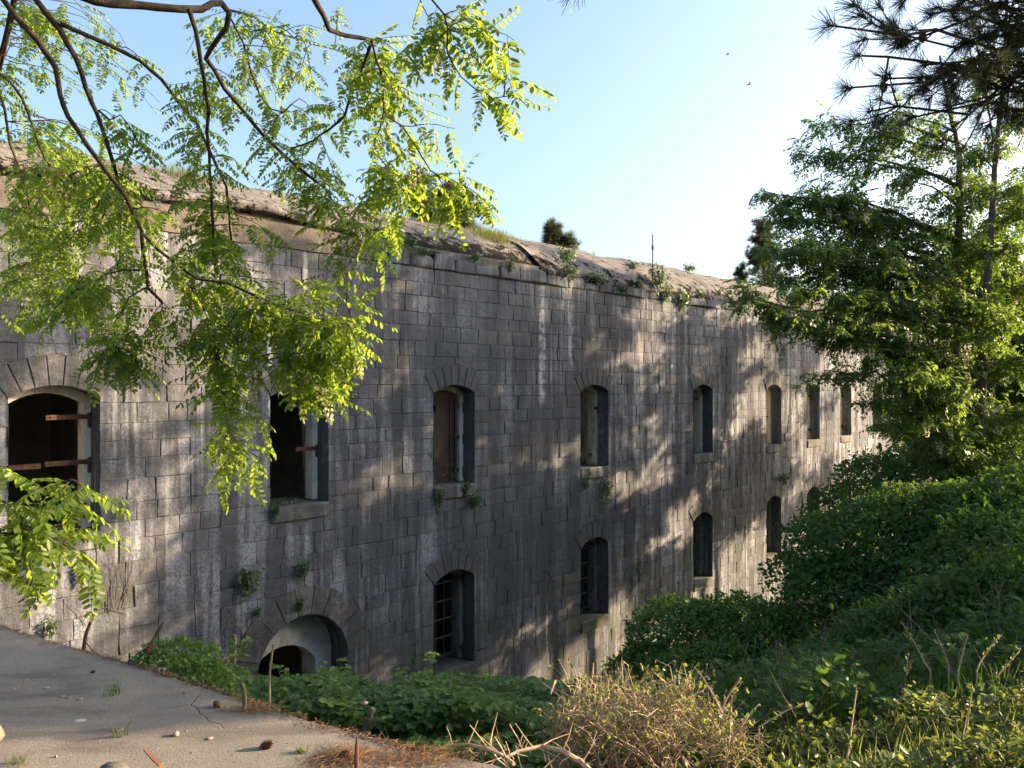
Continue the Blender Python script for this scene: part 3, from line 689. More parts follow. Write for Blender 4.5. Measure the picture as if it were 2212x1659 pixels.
def pine_cone(px, py, r, label, rz=0.0):
    c = on_slab(px, py) + Vector((0, 0, r * 0.85)); mm = MB(); mm2 = MB()
    axis_ = Vector((math.cos(rz), math.sin(rz), 0.15)).normalized(); a = axis_.cross(Vector((0, 0, 1))).normalized(); b2 = axis_.cross(a)
    pts = [c + axis_ * (t * r * 1.5) for t in (-1, -0.6, 0, 0.6, 1)]; mm.tube(pts, [r * 0.2, r * 0.62, r * 0.7, r * 0.5, r * 0.1], 8)
    for k in range(70):
        t = -0.9 + 1.75 * k / 70; an = k * 2.4; rr = r * 0.95 * math.sqrt(max(0.02, 1 - (t * 0.95) ** 2)); d = a * math.cos(an) + b2 * math.sin(an); tt = axis_.cross(d)
        o = c + axis_ * (t * r * 1.5); i0 = o + d * rr * 0.45; tip = o + d * rr * 1.15 + axis_ * r * 0.25; w = r * 0.26
        mm.add([i0 - tt * w * 0.5, i0 + tt * w * 0.5, tip + tt * w, tip + axis_ * r * 0.1, tip - tt * w, tip - d * r * 0.16], [(0, 1, 2, 3), (0, 3, 4, 0)[:3], (0, 5, 2, 1), (3, 2, 5), (3, 5, 4)])
    return tag(mm.build('pine_cone', M_CONE), label, 'pine cone')
pine_cone(575, 1617, 0.019, 'open brown pine cone lying alone on the sunlit slab', 0.4)
pine_cone(742, 1643, 0.019, 'pine cone half buried in the heap of dry needles', 1.2)
pine_cone(470, 1528, 0.016, 'dark pine cone on the shaded slab near the bent rod', 2.4)
pine_cone(200, 1404 + 50, 0.008, 'tiny dark cone lump high on the shaded slab', 0.8)

# ---------------------------------------------------------------- plant kit
def leaflet_T(l=1.0, w=0.5, fold=0.10, droop=0.06):
    v = np.array([(0, 0, 0), (0.28 * l, 0.42 * w, fold * w), (0.72 * l, 0.42 * w, fold * w - droop * 0.5), (l, 0, -droop), (0.72 * l, -0.42 * w, fold * w - droop * 0.5), (0.28 * l, -0.42 * w, fold * w)], dtype=float)
    q = np.array([(0, 3, 2, 1), (0, 5, 4, 3)]); return v, q, np.full(6, 0.5)
def quad_T(l=1.0, w=0.5):
    v = np.array([(0, 0, 0), (0.5 * l, 0.5 * w, 0.05), (l, 0, 0), (0.5 * l, -0.5 * w, 0.05)], dtype=float)
    return v, np.array([(0, 3, 2, 1)]), np.full(4, 0.5)
def compound_T(pairs=7, L=1.0, droop=0.35, ll=0.19, detail=True, seed=0, stem=True):
    g = np.random.default_rng(seed); parts = []
    ts = np.linspace(0.2, 0.96, pairs)
    pos = lambda t: np.array([L * t * (1 - 0.10 * droop * t), 0.02 * math.sin(3 * t + seed), -droop * L * 0.5 * t * t])
    T = leaflet_T(1, 0.50) if detail else quad_T(1, 0.52)
    P_, D_, U_, S_ = [], [], [], []
    for t in ts:
        for sd in (-1, 1):
            if g.random() < 0.05: continue
            P_.append(pos(t + g.normal(0, 0.008))); a = g.normal(0.42, 0.14)
            D_.append((math.sin(a) * 0.9, sd * math.cos(a), -0.25 - 0.3 * g.random() - 0.2 * t)); U_.append((g.normal(0, 0.3), -sd * 0.15 + g.normal(0, 0.25), 1.0)); S_.append(ll * L * g.uniform(0.85, 1.12) * (0.75 + 0.45 * math.sin(math.pi * (0.15 + 0.75 * t))))
    P_.append(pos(1.0)); D_.append((1, 0, -0.5 - droop)); U_.append((0.4, g.normal(0, 0.2), 1)); S_.append(ll * L)
    parts.append(scatter(T, np.array(P_), np.array(D_, dtype=float), np.array(U_, dtype=float), np.array(S_), g.uniform(0.25, 0.75, len(P_))))
    if stem:
        tt = np.linspace(0, 1, 5); w = 0.006 * L; V = []; 
        for t in tt:
            p = pos(t); V += [p + (0, w, 0), p - (0, w, 0), p - (0, 0, 2 * w)]
        Qs = []
        for i in range(4):
            for k in range(3): Qs.append((i * 3 + k, i * 3 + (k + 1) % 3, i * 3 + 3 + (k + 1) % 3, i * 3 + 3 + k))
        parts.append((np.array(V), np.array(Qs), np.full(len(V), 0.2)))
    return joinarr(parts)
LOCV = [compound_T(p, 1.0, d, 0.19, True, i) for i, (p, d) in enumerate(((6, 0.25), (7, 0.5), (5, 0.1), (7, 0.35), (8, 0.75)))]
LOCLOW = [compound_T(6, 1.0, d, 0.27, False, 20 + i, False) for i, d in enumerate((0.3, 0.7, 1.0))]
def raceme_T(seed):
    g = np.random.default_rng(seed); n = 46; t = g.random(n); a = g.random(n) * 6.28; r = 0.16 * np.sqrt(np.clip(1.05 - t, 0.1, 1))
    pos = np.stack([t, r * np.cos(a), r * np.sin(a)], 1) * [1, 1, 1]; d = np.stack([np.full(n, 0.5), np.cos(a), np.sin(a)], 1) + g.normal(0, 0.3, (n, 3))
    return scatter(leaflet_T(1, 0.8, 0.3), pos, d, g.normal(0, 1, (n, 3)), np.full(n, 0.16), g.random(n))
RACV = [raceme_T(i) for i in range(3)]

def scatter_var(vars_, L, name, mat, parent=None, kind=None):
    """L: list of (pos, dir, up, scale, variant, c)"""
    if not L: return None
    out = []
    vi = np.array([l[4] for l in L]); 
    for k, T in enumerate(vars_):
        ix = np.nonzero(vi % len(vars_) == k)[0]
        if len(ix) == 0: continue
        out.append(scatter(T, np.array([tuple(L[i][0]) for i in ix]), np.array([tuple(L[i][1]) for i in ix]), np.array([tuple(L[i][2]) for i in ix]), np.array([L[i][3] for i in ix]), np.array([L[i][5] for i in ix])))
    V, Q, C = joinarr(out); o = link(name, mesh_np(name, V, Q, C), mat, parent)
    if kind: o['kind'] = kind
    return o
def bez(a, b, sag, n=7, wob=0.04, sd=0.0):
    L = (b - a).length; out = []
    for i in range(n):
        t = i / (n - 1); p = a.lerp(b, t) + Vector((0, 0, 1)) * (sag * L * math.sin(math.pi * t))
        if 0 < i < n - 1: p += Vector(noise.noise_vector(p * 2.1 + Vector((sd, sd * 0.7, 0)))) * wob * L
        out.append(p)
    return out
def leaves_on(path, t0, n, scale, out, spread=0.9, down=0.25, cfun=None, up=(0, 0, 1)):
    m_ = len(path) - 1
    for k in range(n):
        t = t0 + (1 - t0) * (k + random.random() * 0.6) / n; t = min(t, 0.999); i = int(t * m_); f = t * m_ - i
        p = path[i].lerp(path[i + 1], f); tg = (path[i + 1] - path[i]).normalized()
        a = random.uniform(0, 2 * math.pi) if k % 2 == 0 else a + math.pi + random.uniform(-0.6, 0.6)
        s = Vector((math.cos(a), math.sin(a), 0)) - tg * tg.dot(Vector((math.cos(a), math.sin(a), 0)))
        d = tg * 0.45 + s.normalized() * spread + Vector((0, 0, -down)) if s.length > 0.05 else tg
        u = Vector(up) + Vector((random.gauss(0, 0.3), random.gauss(0, 0.3), random.gauss(0, 0.2)))
        out.append((p, d, u, scale * random.uniform(0.7, 1.2), random.randrange(60), random.random() if cfun is None else cfun(p)))

# ---------------------------------------------------------------- black locust hanging into the picture, upper left
z1 = lambda x, y: (x * 0.3418, y * 0.3418)
z2 = lambda x, y: (540 + x * 0.3418, y * 0.3418)
z4 = lambda x, y: (x * 0.3418, 540 + y * 0.3418)
def br(conv, pts, Y0, Y1, w0, w1): 
    pp = [conv(*q) for q in pts]; n = len(pp)
    return [(P(x, y, Y0 + (Y1 - Y0) * i / (n - 1)), (w0 + (w1 - w0) * (i / (n - 1)) ** 0.7) * 0.5 * 0.3418 / F * (Y0 + (Y1 - Y0) * i / (n - 1))) for i, (x, y) in enumerate(pp)]
B = [
 br(z1, [(20,0),(110,110),(230,250),(350,430),(380,600),(430,740),(560,930),(680,1090),(800,1250),(860,1380),(900,1480),(1000,1580),(1150,1690),(1250,1760),(1450,1790),(1600,1860),(1690,1950),(1780,2040),(1850,2140),(1855,2260),(1900,2380),(1960,2510)], 3.6, 4.0, 44, 8),
 br(z4, [(890,-110),(905,0),(930,150),(935,240),(1025,330)], 3.75, 3.8, 24, 20),
 br(z1, [(230,0),(380,190),(480,370),(545,560),(610,720),(680,900),(730,1090),(740,1140),(760,1260)], 3.9, 4.4, 44, 18),
 br(z1, [(380,150),(520,210),(700,290),(880,380),(1020,500),(1120,640),(1250,790),(1300,900),(1350,1000),(1430,1180),(1450,1370),(1465,1560)], 3.95, 4.7, 32, 14),
 br(z1, [(1190,60),(1240,200),(1270,400),(1290,520),(1320,700),(1310,830),(1325,1000),(1335,1200),(1350,1500),(1355,1659),(1365,1800)], 3.7, 4.3, 32, 15),
 br(z1, [(500,-30),(700,25),(900,35),(1150,60),(1270,60),(1340,20),(1400,20),(1450,80),(1430,180),(1330,310),(1300,370),(1350,440),(1420,560),(1550,720),(1660,850),(1790,980),(1950,1110),(2050,1190),(2110,1290),(2150,1370),(2240,1480)], 3.6, 4.8, 62, 12),
 br(z1, [(1440,60),(1600,100),(1680,180),(1860,240),(2010,290),(2300,360)], 4.4, 5.5, 16, 7),
 br(z2, [(395,-20),(470,100),(500,190),(600,225),(770,250),(740,350),(700,460),(640,590),(600,730),(500,820),(400,890),(240,950)], 3.4, 4.4, 40, 10),
 br(z2, [(765,255),(800,390),(820,430),(850,540),(850,700),(870,740),(960,800),(1040,910),(1090,1000),(1140,1080),(1250,1140),(1330,1160),(1400,1210),(1460,1290)], 3.45, 3.6, 16, 6),
 br(z2, [(850,700),(820,820),(780,900),(800,980),(870,1060),(970,1140)], 3.5, 3.7, 12, 6),
 br(z2, [(1140,-20),(1230,90),(1250,190),(1250,330),(1290,410),(1330,480),(1420,560),(1500,620),(1600,610),(1680,600),(1750,670)], 3.0, 3.1, 14, 5),
 br(z2, [(1070,-20),(1090,40),(1140,140),(1140,210),(1080,270),(1050,360)], 3.0, 3.05, 9, 4),
 br(z1, [(-20,450),(70,520),(140,620),(180,720),(210,800),(240,900),(290,1020),(350,1080),(440,1110),(600,1040)], 4.4, 4.8, 20, 10),
 br(z1, [(-20,540),(30,700),(60,900),(130,1090),(180,1250),(200,1500),(210,1659),(320,1780),(420,1880)], 4.8, 5.3, 20, 8),
 br(z1, [(1460,120),(1540,280),(1590,460),(1640,600),(1710,690),(1790,710),(1840,660)], 4.2, 4.4, 12, 10),
 br(z4, [(920,240),(820,300),(760,400),(720,460),(725,540),(740,620)], 3.8, 3.8, 12, 7),
 br(z4, [(1540,250),(1500,400),(1450,480),(1390,580),(1370,680),(1385,800),(1400,900),(1430,1020),(1450,1150),(1490,1210),(1560,1260),(1650,1320)], 3.9, 3.8, 16, 6),
 br(z4, [(900,130),(790,125),(680,150),(530,230),(470,260)], 3.8, 4.0, 14, 6),
 br(z4, [(1080,170),(1200,230),(1260,310),(1310,430)], 3.9, 4.1, 14, 6),
 br(z4, [(1600,280),(1750,350),(1900,400),(2050,440),(2200,470)], 3.9, 3.7, 16, 6),
 br(z4, [(1780,450),(1900,490),(2050,500),(2150,560)], 3.9, 3.8, 12, 5),
 br(z1, [(620,700),(690,760),(760,730),(820,800),(880,920),(920,1000)], 4.2, 4.3, 14, 5),
 br(z4, [(-120,1540),(60,1600),(200,1600),(320,1600),(370,1520),(420,1480)], 2.5, 2.6, 14, 7),
 br(z4, [(-140,1720),(0,1790),(150,1760),(300,1790),(400,1860)], 2.4, 2.5, 12, 6),
 br(z4, [(-100,1360),(-40,1340),(20,1370)], 2.5, 2.5, 9, 6),
]
TB = Vector((-3.4, -1.4, E - 1.75))
locust = empty('locust_tree', TB); tag(locust, 'black locust tree with bright lime leaves and dark bare boughs hanging in from upper left', 'tree')
limb = [TB + Vector((0, 0, -0.1)), TB + Vector((0.05, 0.1, 1.2)), TB + Vector((0.1, 0.35, 2.6)), Vector((-2.75, 0.6, E + 2.3)), Vector((-2.3, 2.0, E + 2.75)), Vector((-1.5, 3.0, E + 2.75)), Vector((-0.6, 3.35, E + 2.6)), Vector((0.3, 3.4, E + 2.45))]
mm = MB(); mm.tube(limb[:4], [0.19, 0.15, 0.13, 0.11], 12); mm.build('trunk', M_TRUNK, locust, False, True)
mm = MB(); mm.tube(limb[3:], [0.10, 0.085, 0.07, 0.055, 0.03], 10); mm.build('bough', M_BARK, locust, False, True)
limb2 = [TB + Vector((0.05, 0.2, 1.9)), Vector((-3.2, 0.8, E + 0.9)), Vector((-2.6, 1.9, E + 0.2)), Vector((-2.1, 2.4, E - 0.6))]
mm = MB(); mm.tube(limb2, [0.05, 0.035, 0.025, 0.014], 8); mm.build('bough', M_BARK, locust, False, True)
net = []     # (point, radius) nodes of the network, sampled
def resamp(path):
    out = []
    for i in range(len(path) - 1):
        (p, r), (q, s) = path[i], path[i + 1]; k = max(1, int((q - p).length / 0.05))
        for j in range(k): out.append((p.lerp(q, j / k) + Vector(noise.noise_vector(p.lerp(q, j / k) * 9)) * 0.006, r + (s - r) * j / k))
    out.append(path[-1]); return out
anch = limb[3:]
for i, pth in enumerate(B):
    start = pth[0][0]
    # off-frame starts are led back to a bough
    px = start.x / start.y * F + 1106; py = 829.5 - (start.z - E) / start.y * F
    if py < 15 or px < 5:
        src = limb2 if (px < 5 and py > 700) else limb[3:]
        best = None
        for a_ in range(len(src) - 1):
            for t in (0.0, 0.25, 0.5, 0.75, 1.0):
                q = src[a_].lerp(src[a_ + 1], t)
                if best is None or (q - start).length < (best - start).length: best = q
        k = 6; pre = [(best.lerp(start, t) + Vector((0, 0, 0.12)) * math.sin(math.pi * t), pth[0][1] * 1.15) for t in np.linspace(0, 1, k)[:-1]]
        pth = pre + pth
    rs = resamp(pth)
    mm = MB(); mm.tube([p for p, r in rs], [r * (1 + 0.18 * noise.noise(p * 16)) for p, r in rs], 7 if pth[0][1] > 0.006 else 5)
    mm.build('branch', M_BARK, locust, False, True)
    net += [(p, r) for p, r in rs if p.y > 2.0]
netA = np.array([tuple(p) for p, r in net])
REG = [ # x0,x1,y0,y1,count,Y0,Y1,scale
 (0,300,310,560,66,4.3,5.6,0.15),(0,240,480,720,48,4.3,5.8,0.14),(60,330,560,720,26,4.0,5.2,0.14),(280,500,420,600,28,3.7,5.0,0.14),(380,610,500,700,21,3.6,4.6,0.15),
 (480,640,620,720,15,3.6,4.1,0.16),(620,795,610,800,23,3.6,4.0,0.16),(420,570,760,1000,18,3.6,4.0,0.15),(200,300,700,820,14,3.7,4.0,0.15),(330,470,680,790,16,3.7,4.2,0.14),
 (170,420,60,260,22,5.0,6.5,0.13),(560,760,210,460,15,4.0,5.0,0.15),(700,900,60,260,13,3.4,4.4,0.15),(800,1000,200,440,11,3.4,3.9,0.15),(760,1040,330,480,15,3.5,3.9,0.16),
 (940,1120,20,260,9,3.0,3.3,0.17),(690,830,430,600,17,4.0,4.6,0.16),(420,720,10,200,20,4.4,5.8,0.13),(0,180,0,300,16,4.2,5.4,0.14),(380,520,150,420,18,3.9,4.8,0.14),
 (0,60,1030,1230,6,2.4,2.6,0.15),(60,200,1030,1170,7,2.45,2.7,0.15),(0,140,1130,1240,6,2.35,2.55,0.16),(640,740,780,910,12,3.7,3.9,0.15),(600,700,330,520,12,4.2,4.8,0.14),(230,330,250,420,8,4.0,4.6,0.14),
]
LL = []; twm = MB()
for (x0, x1, y0, y1, cnt, Ya, Yb, sc) in REG:
    for k in range(cnt):
        tgt = P(random.uniform(x0, x1), random.uniform(y0, y1), random.uniform(Ya, Yb))
        dd = np.linalg.norm((netA - np.array(tgt)) * np.array([1, 0.6, 1]), axis=1) + rng.random(len(netA)) * 0.05
        # prefer twigs that start above the leaf tuft
        dd += np.clip(np.array(tgt)[2] - netA[:, 2], 0, None) * 0.6
        j = int(np.argmin(dd)); a = net[j][0]; v = tgt - a
        if v.length > 0.95: v = v * (0.95 / v.length); tgt = a + v
        if v.length < 0.10: tgt = a + Vector((random.uniform(-0.15, 0.15), random.uniform(-0.12, 0.12), -0.12)); v = tgt - a
        pth = bez(a, tgt, 0.10, 7, 0.10, k * 1.7)
        twm.tube(pth, [0.0032 - 0.0018 * i / 6 for i in range(7)], 4, False)
        leaves_on(pth, 0.35 if v.length > 0.3 else 0.1, random.randint(4, 7), sc, LL, 0.85, 0.35)
for i, pth in enumerate(B):      # leaves straight from the thinner branch ends
    ps = [p for p, r in pth if r < 0.007]
    if len(ps) >= 3: leaves_on(ps, 0.05, int(4 + 10 * sum((ps[k + 1] - ps[k]).length for k in range(len(ps) - 1))), 0.16, LL, 0.85, 0.35)
tag(twm.build('twig', M_BARK, locust, False, True), kind='stuff')
def inframe(p):
    if p.y < 0.5: return False
    x = p.x / p.y * F + 1106; y = 829.5 - (p.z - E) / p.y * F
    return -30 < x < 2240 and -30 < y < 1690
LL.sort(key=lambda l: -(l[3] / l[0].y if inframe(l[0]) else 0))
leafmesh = []
for k, T in enumerate(LOCV):
    me = mesh_np('leaf', *T); me.materials.append(M_LOC); leafmesh.append(me)
for (p, d, u, s, vi, c) in LL[:300]:
    M3 = frames(np.array([tuple(d)]), np.array([tuple(u)]))[0]; k = vi % len(LOCV)
    o = link('leaf', leafmesh[k], None, locust, True)
    M4 = Matrix(M3.tolist()).to_4x4(); M4 = Matrix.Translation(p - TB) @ M4 @ Matrix.Scale(s, 4); o.matrix_basis = M4
scatter_var(LOCV, LL[300:], 'foliage', M_LOC, locust, 'stuff')
fl_px = [(773, 790, 3.75), (727, 765, 3.8), (692, 850, 3.8), (708, 890, 3.75), (337, 440, 4.3), (660, 815, 3.85), (780, 515, 4.2), (655, 690, 3.9), (395, 505, 4.2), (890, 385, 3.6), (545, 850, 3.8), (415, 300, 4.6)]
for k, (x, y, Y) in enumerate(fl_px):
    p = P(x, y - 20, Y); me_ = scatter(RACV[k % 3], np.array([tuple(p)]), np.array([(0.1, 0.05, -1.0)]), np.array([(1.0, 0.3, 0)]), np.array([0.095 if k < 4 else 0.075]), np.array([0.5]))
    link('flower_cluster', mesh_np('flower_cluster', *me_), M_FLOW, locust)

# ---------------------------------------------------------------- locust trees on the right bank
def guided_tree(name, label, trunk, r0, targets, leafmat, nsub=9, nleaf=6, scale=0.19, group=None, flowers=0, subl=0.95, c_lo=0.0):
    base = trunk[0]; root = empty(name, base); tag(root, label, 'tree', group)
    n = len(trunk); tr = []
    for i in range(n - 1):
        for j in range(4): tr.append(trunk[i].lerp(trunk[i + 1], j / 4) + Vector(noise.noise_vector(trunk[i] * 0.7 + Vector((j, 0, 0)))) * 0.03)
    tr.append(trunk[-1]); rad = [r0 * (1 - 0.85 * (i / (len(tr) - 1)) ** 0.9) for i in range(len(tr))]
    mm = MB(); mm.tube(tr, rad, 9); mm.build('trunk', M_TRUNK, root, False, True)
    lm = MB(); tw = MB(); L = []; FL = []
    for tg in targets:
        best = None
        for i, p in enumerate(tr):
            if p.z > tg.z - 0.15 * (tg - p).length or i < 2:
                if i > 2: continue
            sc = (tg - p).length + 0.9 * max(0, p.z - tg.z + 0.6)
            if i < len(tr) * 0.15: sc += 3
            if best is None or sc < best[0]: best = (sc, i)
        i = best[1]; a = tr[i]; Ln = (tg - a).length
        pth = bez(a, tg, 0.06, 10, 0.05, tg.x * 3 + tg.z); rr = min(rad[i] * 0.6, 0.012 + 0.011 * Ln)
        bm_ = MB(); bm_.tube(pth, [rr * (1 - 0.85 * k / 9) for k in range(10)], 6); bm_.build('limb', M_TRUNK, root, False, True)
        leaves_on(pth[6:], 0.1, 9, scale, L, 0.9, 0.3)
        for k in range(int(nsub * max(0.6, Ln / 3.0))):
            t = random.uniform(0.28, 1.0); q = pth[min(9, int(t * 9))]; ln = subl * random.uniform(0.45, 1.1) * (1.15 - 0.5 * t)
            dr = (tg - a).normalized() * 0.6 + Vector((random.gauss(0, 1), random.gauss(0, 1), random.gauss(0.0, 0.55))).normalized()
            e = q + dr.normalized() * ln + Vector((0, 0, -0.12 * ln)); sp = bez(q, e, 0.05, 5, 0.08, k + tg.x)
            tw.tube(sp, [0.008 - 0.0055 * j / 4 for j in range(5)], 3, False); leaves_on(sp, 0.15, nleaf, scale, L, 0.9, 0.3)
            if random.random() < flowers: FL.append((e, Vector((0.1, 0, -1)), Vector((1, 0, 0)), 0.2, k, 0.5))
    tag(tw.build('twig', M_TRUNK, root), kind='stuff'); o = scatter_var(LOCLOW, L, 'crown', leafmat, root)
    if FL: scatter_var(RACV, FL, 'blossom', M_FLOW, root)
    return root
gz = lambda x, y: float(ground_z(np.array(x), np.array(y)))
def gp(px, Y, dz=-0.05):
    x = (px - 1106) / F * Y; return Vector((x, Y, gz(x, Y) + dz))
YA = 15.7
tA = [gp(2108, YA), P(2112, 1050, YA), P(2122, 750, YA), P(2132, 640, YA), P(2140, 500, YA), P(2152, 324, YA), P(2170, 150, YA), P(2180, -80, YA)]
tgA = [P(x, y, Y + 1.8) for x, y, Y in ((1560,655,12.6),(1640,690,12.8),(1720,640,13),(1700,560,13.4),(1810,730,13),(1780,800,13.2),(1860,860,13.2),(1900,760,13.5),(1930,930,13.3),(1990,870,13.8),(2010,700,13.6),(1960,620,14),(2230,760,13.5),(2260,600,14),(2220,880,13.6),(2060,960,13),(2250,980,13),(2240,440,14.4),(2080,520,14.6),(2230,250,14.5),(2100,160,14.5),(1830,640,13.6),(2190,400,14),(2110,330,14.2),(2200,520,13.8),(2090,650,13.4),(2150,700,13.2),(1950,800,12.6))]
guided_tree('locust_tree', 'leafy locust tree on the right bank with a low limb reaching left across the wall', tA, 0.13, tgA, M_LOC2, 33, 8, 0.25, 'locust trees on the right bank', 0.11)
YB = 16.5
tB = [gp(2062, YB), P(2060, 1000, YB), P(2064, 800, YB), P(2068, 655, YB), P(2070, 480, YB), P(2072, 333, YB), P(2052, 240, YB), P(2030, 120, YB)]
tgB = [P(x, y, Y) for x, y, Y in ((1640,410,16),(1655,480,16.2),(1630,540,15.5),(1660,560,15.6),(1680,480,16),(1670,440,16.3),(2100,380,16.6),(2060,440,16.2),(2010,560,16.3),(1700,520,16),(1705,330,17),(1745,270,17),(1790,340,16.6),(1740,430,16.5),(1830,460,16.4),(1840,300,17.2),(1880,540,16),(1900,240,17),(1940,380,16.6),(1990,290,17),(1690,600,15.6),(1780,570,15.8),(1960,500,16.2),(1870,640,15.8),(1790,660,16),(2130,420,17),(2150,560,17.2))]
guided_tree('locust_tree', 'tall airy locust tree at right whose crown stands against the sky', tB, 0.14, tgB, M_LOC2, 26, 8, 0.24, 'locust trees on the right bank', 0.05)
# more of the grove: behind the visible two, and to the right of the picture where the shade comes from
def grove_tree(label, x, y, h, seed, crown=2.6, low=0.25, mat=M_LOC2, nsub=34, nt=22):
    random.seed(seed); b = Vector((x, y, gz(x, y) - 0.05)); lean = Vector((random.uniform(-0.5, 0.5), random.uniform(-0.5, 0.5), 0))
    tr = [b + Vector((0, 0, h * t)) + lean * t * t for t in (0, 0.2, 0.4, 0.6, 0.8, 0.95)]
    tg = []
    for k in range(nt):
        t = random.uniform(low, 1.0); a = k * 2.4 + random.uniform(-0.4, 0.4); r = crown * (1.05 - 0.65 * max(0, (t - 0.45) / 0.55)) * random.uniform(0.55, 1.0)
        tg.append(b + Vector((math.cos(a) * r, math.sin(a) * r, h * t + 0.3 * r)) + lean * t)
    return guided_tree('locust_tree', label, tr, 0.11, tg, mat, nsub, 9, 0.28, 'locust trees on the right bank', 0.03)
grove_tree('locust tree further back between the right-hand trunks, its top below the skyline', 12.4, 21.0, 8.5, 31, 3.0)
proto = grove_tree('locust tree at the far right edge of the picture behind the tallest trunk', 14.2, 19.0, 9.0, 32, 3.2)
grove_tree('unseen airy locust tree added right of the picture to dapple the wall', 11.6, 13.9, 8.8, 33, 2.5, 0.60, M_LOC2, 15, 20)  # sparse high crown added out of view to dapple the left wall
random.seed(99)
def copy_tree(o, parent=None):
    c = o.copy(); col.objects.link(c); mi = o.matrix_parent_inverse.copy(); c.parent = parent; c.matrix_parent_inverse = mi
    for ch in list(o.children): copy_tree(ch, c)
    return c
for (x, y, rz, sc, lab) in ((19.5, 27.0, 1.1, 1.05, 'distant locust tree beyond the end of the fort wall'), (25.0, 23.5, 4.0, 1.1, 'locust tree at the back right of the grove'), (25.0, 31.0, 5.2, 1.15, 'rearmost locust tree closing the view at right'), (16.4, 22.6, 0.4, 1.25, 'locust tree in the second row of the grove'), (14.6, 25.5, 2.9, 1.2, 'locust tree standing off the far end of the fort'), (20.5, 20.6, 5.5, 1.3, 'tall locust tree out of the picture in the right-hand grove'), (13.6, 19.4, 3.4, 1.0, 'locust tree just out of the picture beside the dark bushes')):
    c = copy_tree(proto); c.location = (x, y, gz(x, y) - 0.05); c.rotation_euler = (0, 0, rz); c.scale = (sc, sc, sc); c['label'] = lab

for (x, y, rz, sc, lab) in ((3.5, -6.5, 0.7, 1.2, 'unseen locust tree added on the bank behind the viewpoint to dim the wall'), (9.5, -5.0, 2.0, 1.2, 'unseen locust tree added behind and right of the viewpoint to dim the wall'), (-5.5, -8.0, 3.1, 1.25, 'unseen locust tree added behind and left of the viewpoint to dim the wall'), (14.5, -3.0, 4.4, 1.3, 'unseen locust tree added well right of the viewpoint to dim the wall'), (-1.0, -10.5, 5.0, 1.4, 'unseen tall locust tree added farthest behind the viewpoint to dim the wall'), (16.0, -10.0, 0.2, 1.4, 'unseen tall locust tree added far behind and right of the viewpoint to dim the wall')):  # copies added out of view to cut the skylight on the wall
    c = copy_tree(proto); c.location = (x, y, gz(x, y) - 0.05); c.rotation_euler = (0, 0, rz); c.scale = (sc, sc, sc); c['label'] = lab
# ---------------------------------------------------------------- bushes
def bush(name, label, lobes, n, leaf, mat, cat='bush', group=None, stems=10, base=None):
    """lobes: list of (center, (rx,ry,rz)); leaves fill the outer shell of every lobe"""
    c0 = lobes[0][0]; b = base or Vector((c0.x, c0.y, gz(c0.x, c0.y)))
    root = empty(name, b); tag(root, label, cat, group)
    w = np.array([l[1][0] * l[1][1] + l[1][0] * l[1][2] for l in lobes]); w = w / w.sum(); POS = []; DIR = []; UP = []
    for (c, r), k in zip(lobes, (w * n).astype(int)):
        d = nrm(rng.normal(0, 1, (k, 3))); d[:, 2] = np.where(d[:, 2] < -0.35, -d[:, 2], d[:, 2])
        lump = np.array([noise.noise(Vector(q) * 2.3 + c) * 0.22 + noise.noise(Vector(q) * 6 + c) * 0.12 for q in d])
        rad = np.clip(1 - np.abs(rng.normal(0, 0.13, k)), 0.35, 1.0) + lump + np.where(rng.random(k) < 0.03, rng.random(k) * 0.16, 0)
        POS.append(np.array(c)[None] + d * rad[:, None] * np.array(r)[None]); DIR.append(d * 0.6 + rng.normal(0, 0.7, (k, 3)) + [0, 0, -0.15]); UP.append(d + np.array([0, 0, 0.9]) + rng.normal(0, 0.45, (k, 3)))
    POS = np.concatenate(POS); DIR = np.concatenate(DIR); UP = np.concatenate(UP)
    V, Q, C = scatter(leaflet_T(1, 0.62, 0.12), POS, DIR, UP, leaf * rng.uniform(0.6, 1.25, len(POS)))
    link('crown', mesh_np('crown', V, Q, C), mat, root)
    mm = MB()
    for k in range(stems):
        c, r = lobes[k % len(lobes)]; e = Vector(c) + Vector((random.uniform(-0.6, 0.6) * r[0], random.uniform(-0.6, 0.6) * r[1], random.uniform(0.1, 0.7) * r[2]))
        mm.tube(bez(b + Vector((random.uniform(-0.2, 0.2), random.uniform(-0.2, 0.2), -0.1)), e, 0.08, 6, 0.06, k), [0.022, 0.018, 0.015, 0.011, 0.008, 0.004], 4, False)
    mm.build('stems', M_TRUNK, root)
    return root
bush('round_bush', 'rounded dark green bush in the ditch before the far lower windows', [(P(1490, 1425, 12.5), (1.05, 1.0, 0.95)), (P(1600, 1405, 12.3), (1.1, 1.0, 0.85)), (P(1690, 1440, 12), (0.8, 0.9, 0.8)), (P(1410, 1490, 12.4), (0.8, 0.8, 0.65)), (P(1560, 1500, 11.4), (1.2, 0.8, 0.7))], 24000, 0.075, M_RBUSH)
bush('bank_bush', 'big dark bush covering the bank at right below the locust trees', [(P(1900, 1230, 12), (1.3, 1.1, 0.95)), (P(2010, 1170, 12.2), (1.3, 1.2, 0.9)), (P(1830, 1330, 11.6), (0.9, 1.0, 0.9)), (P(1960, 1380, 11), (1.2, 1.0, 1.0)), (P(1780, 1290, 12.2), (0.6, 0.7, 0.6))], 20000, 0.085, M_BUSH)
bush('bank_bush', 'dark bush at the right picture edge, highest on the bank', [(P(2150, 1200, 11.2), (1.2, 1.2, 0.95)), (P(2240, 1170, 11.5), (1.3, 1.2, 1.05)), (P(2180, 1300, 10), (1.1, 1.0, 1.1)), (P(2080, 1330, 10.2), (0.9, 0.8, 0.9))], 19000, 0.085, M_BUSH)
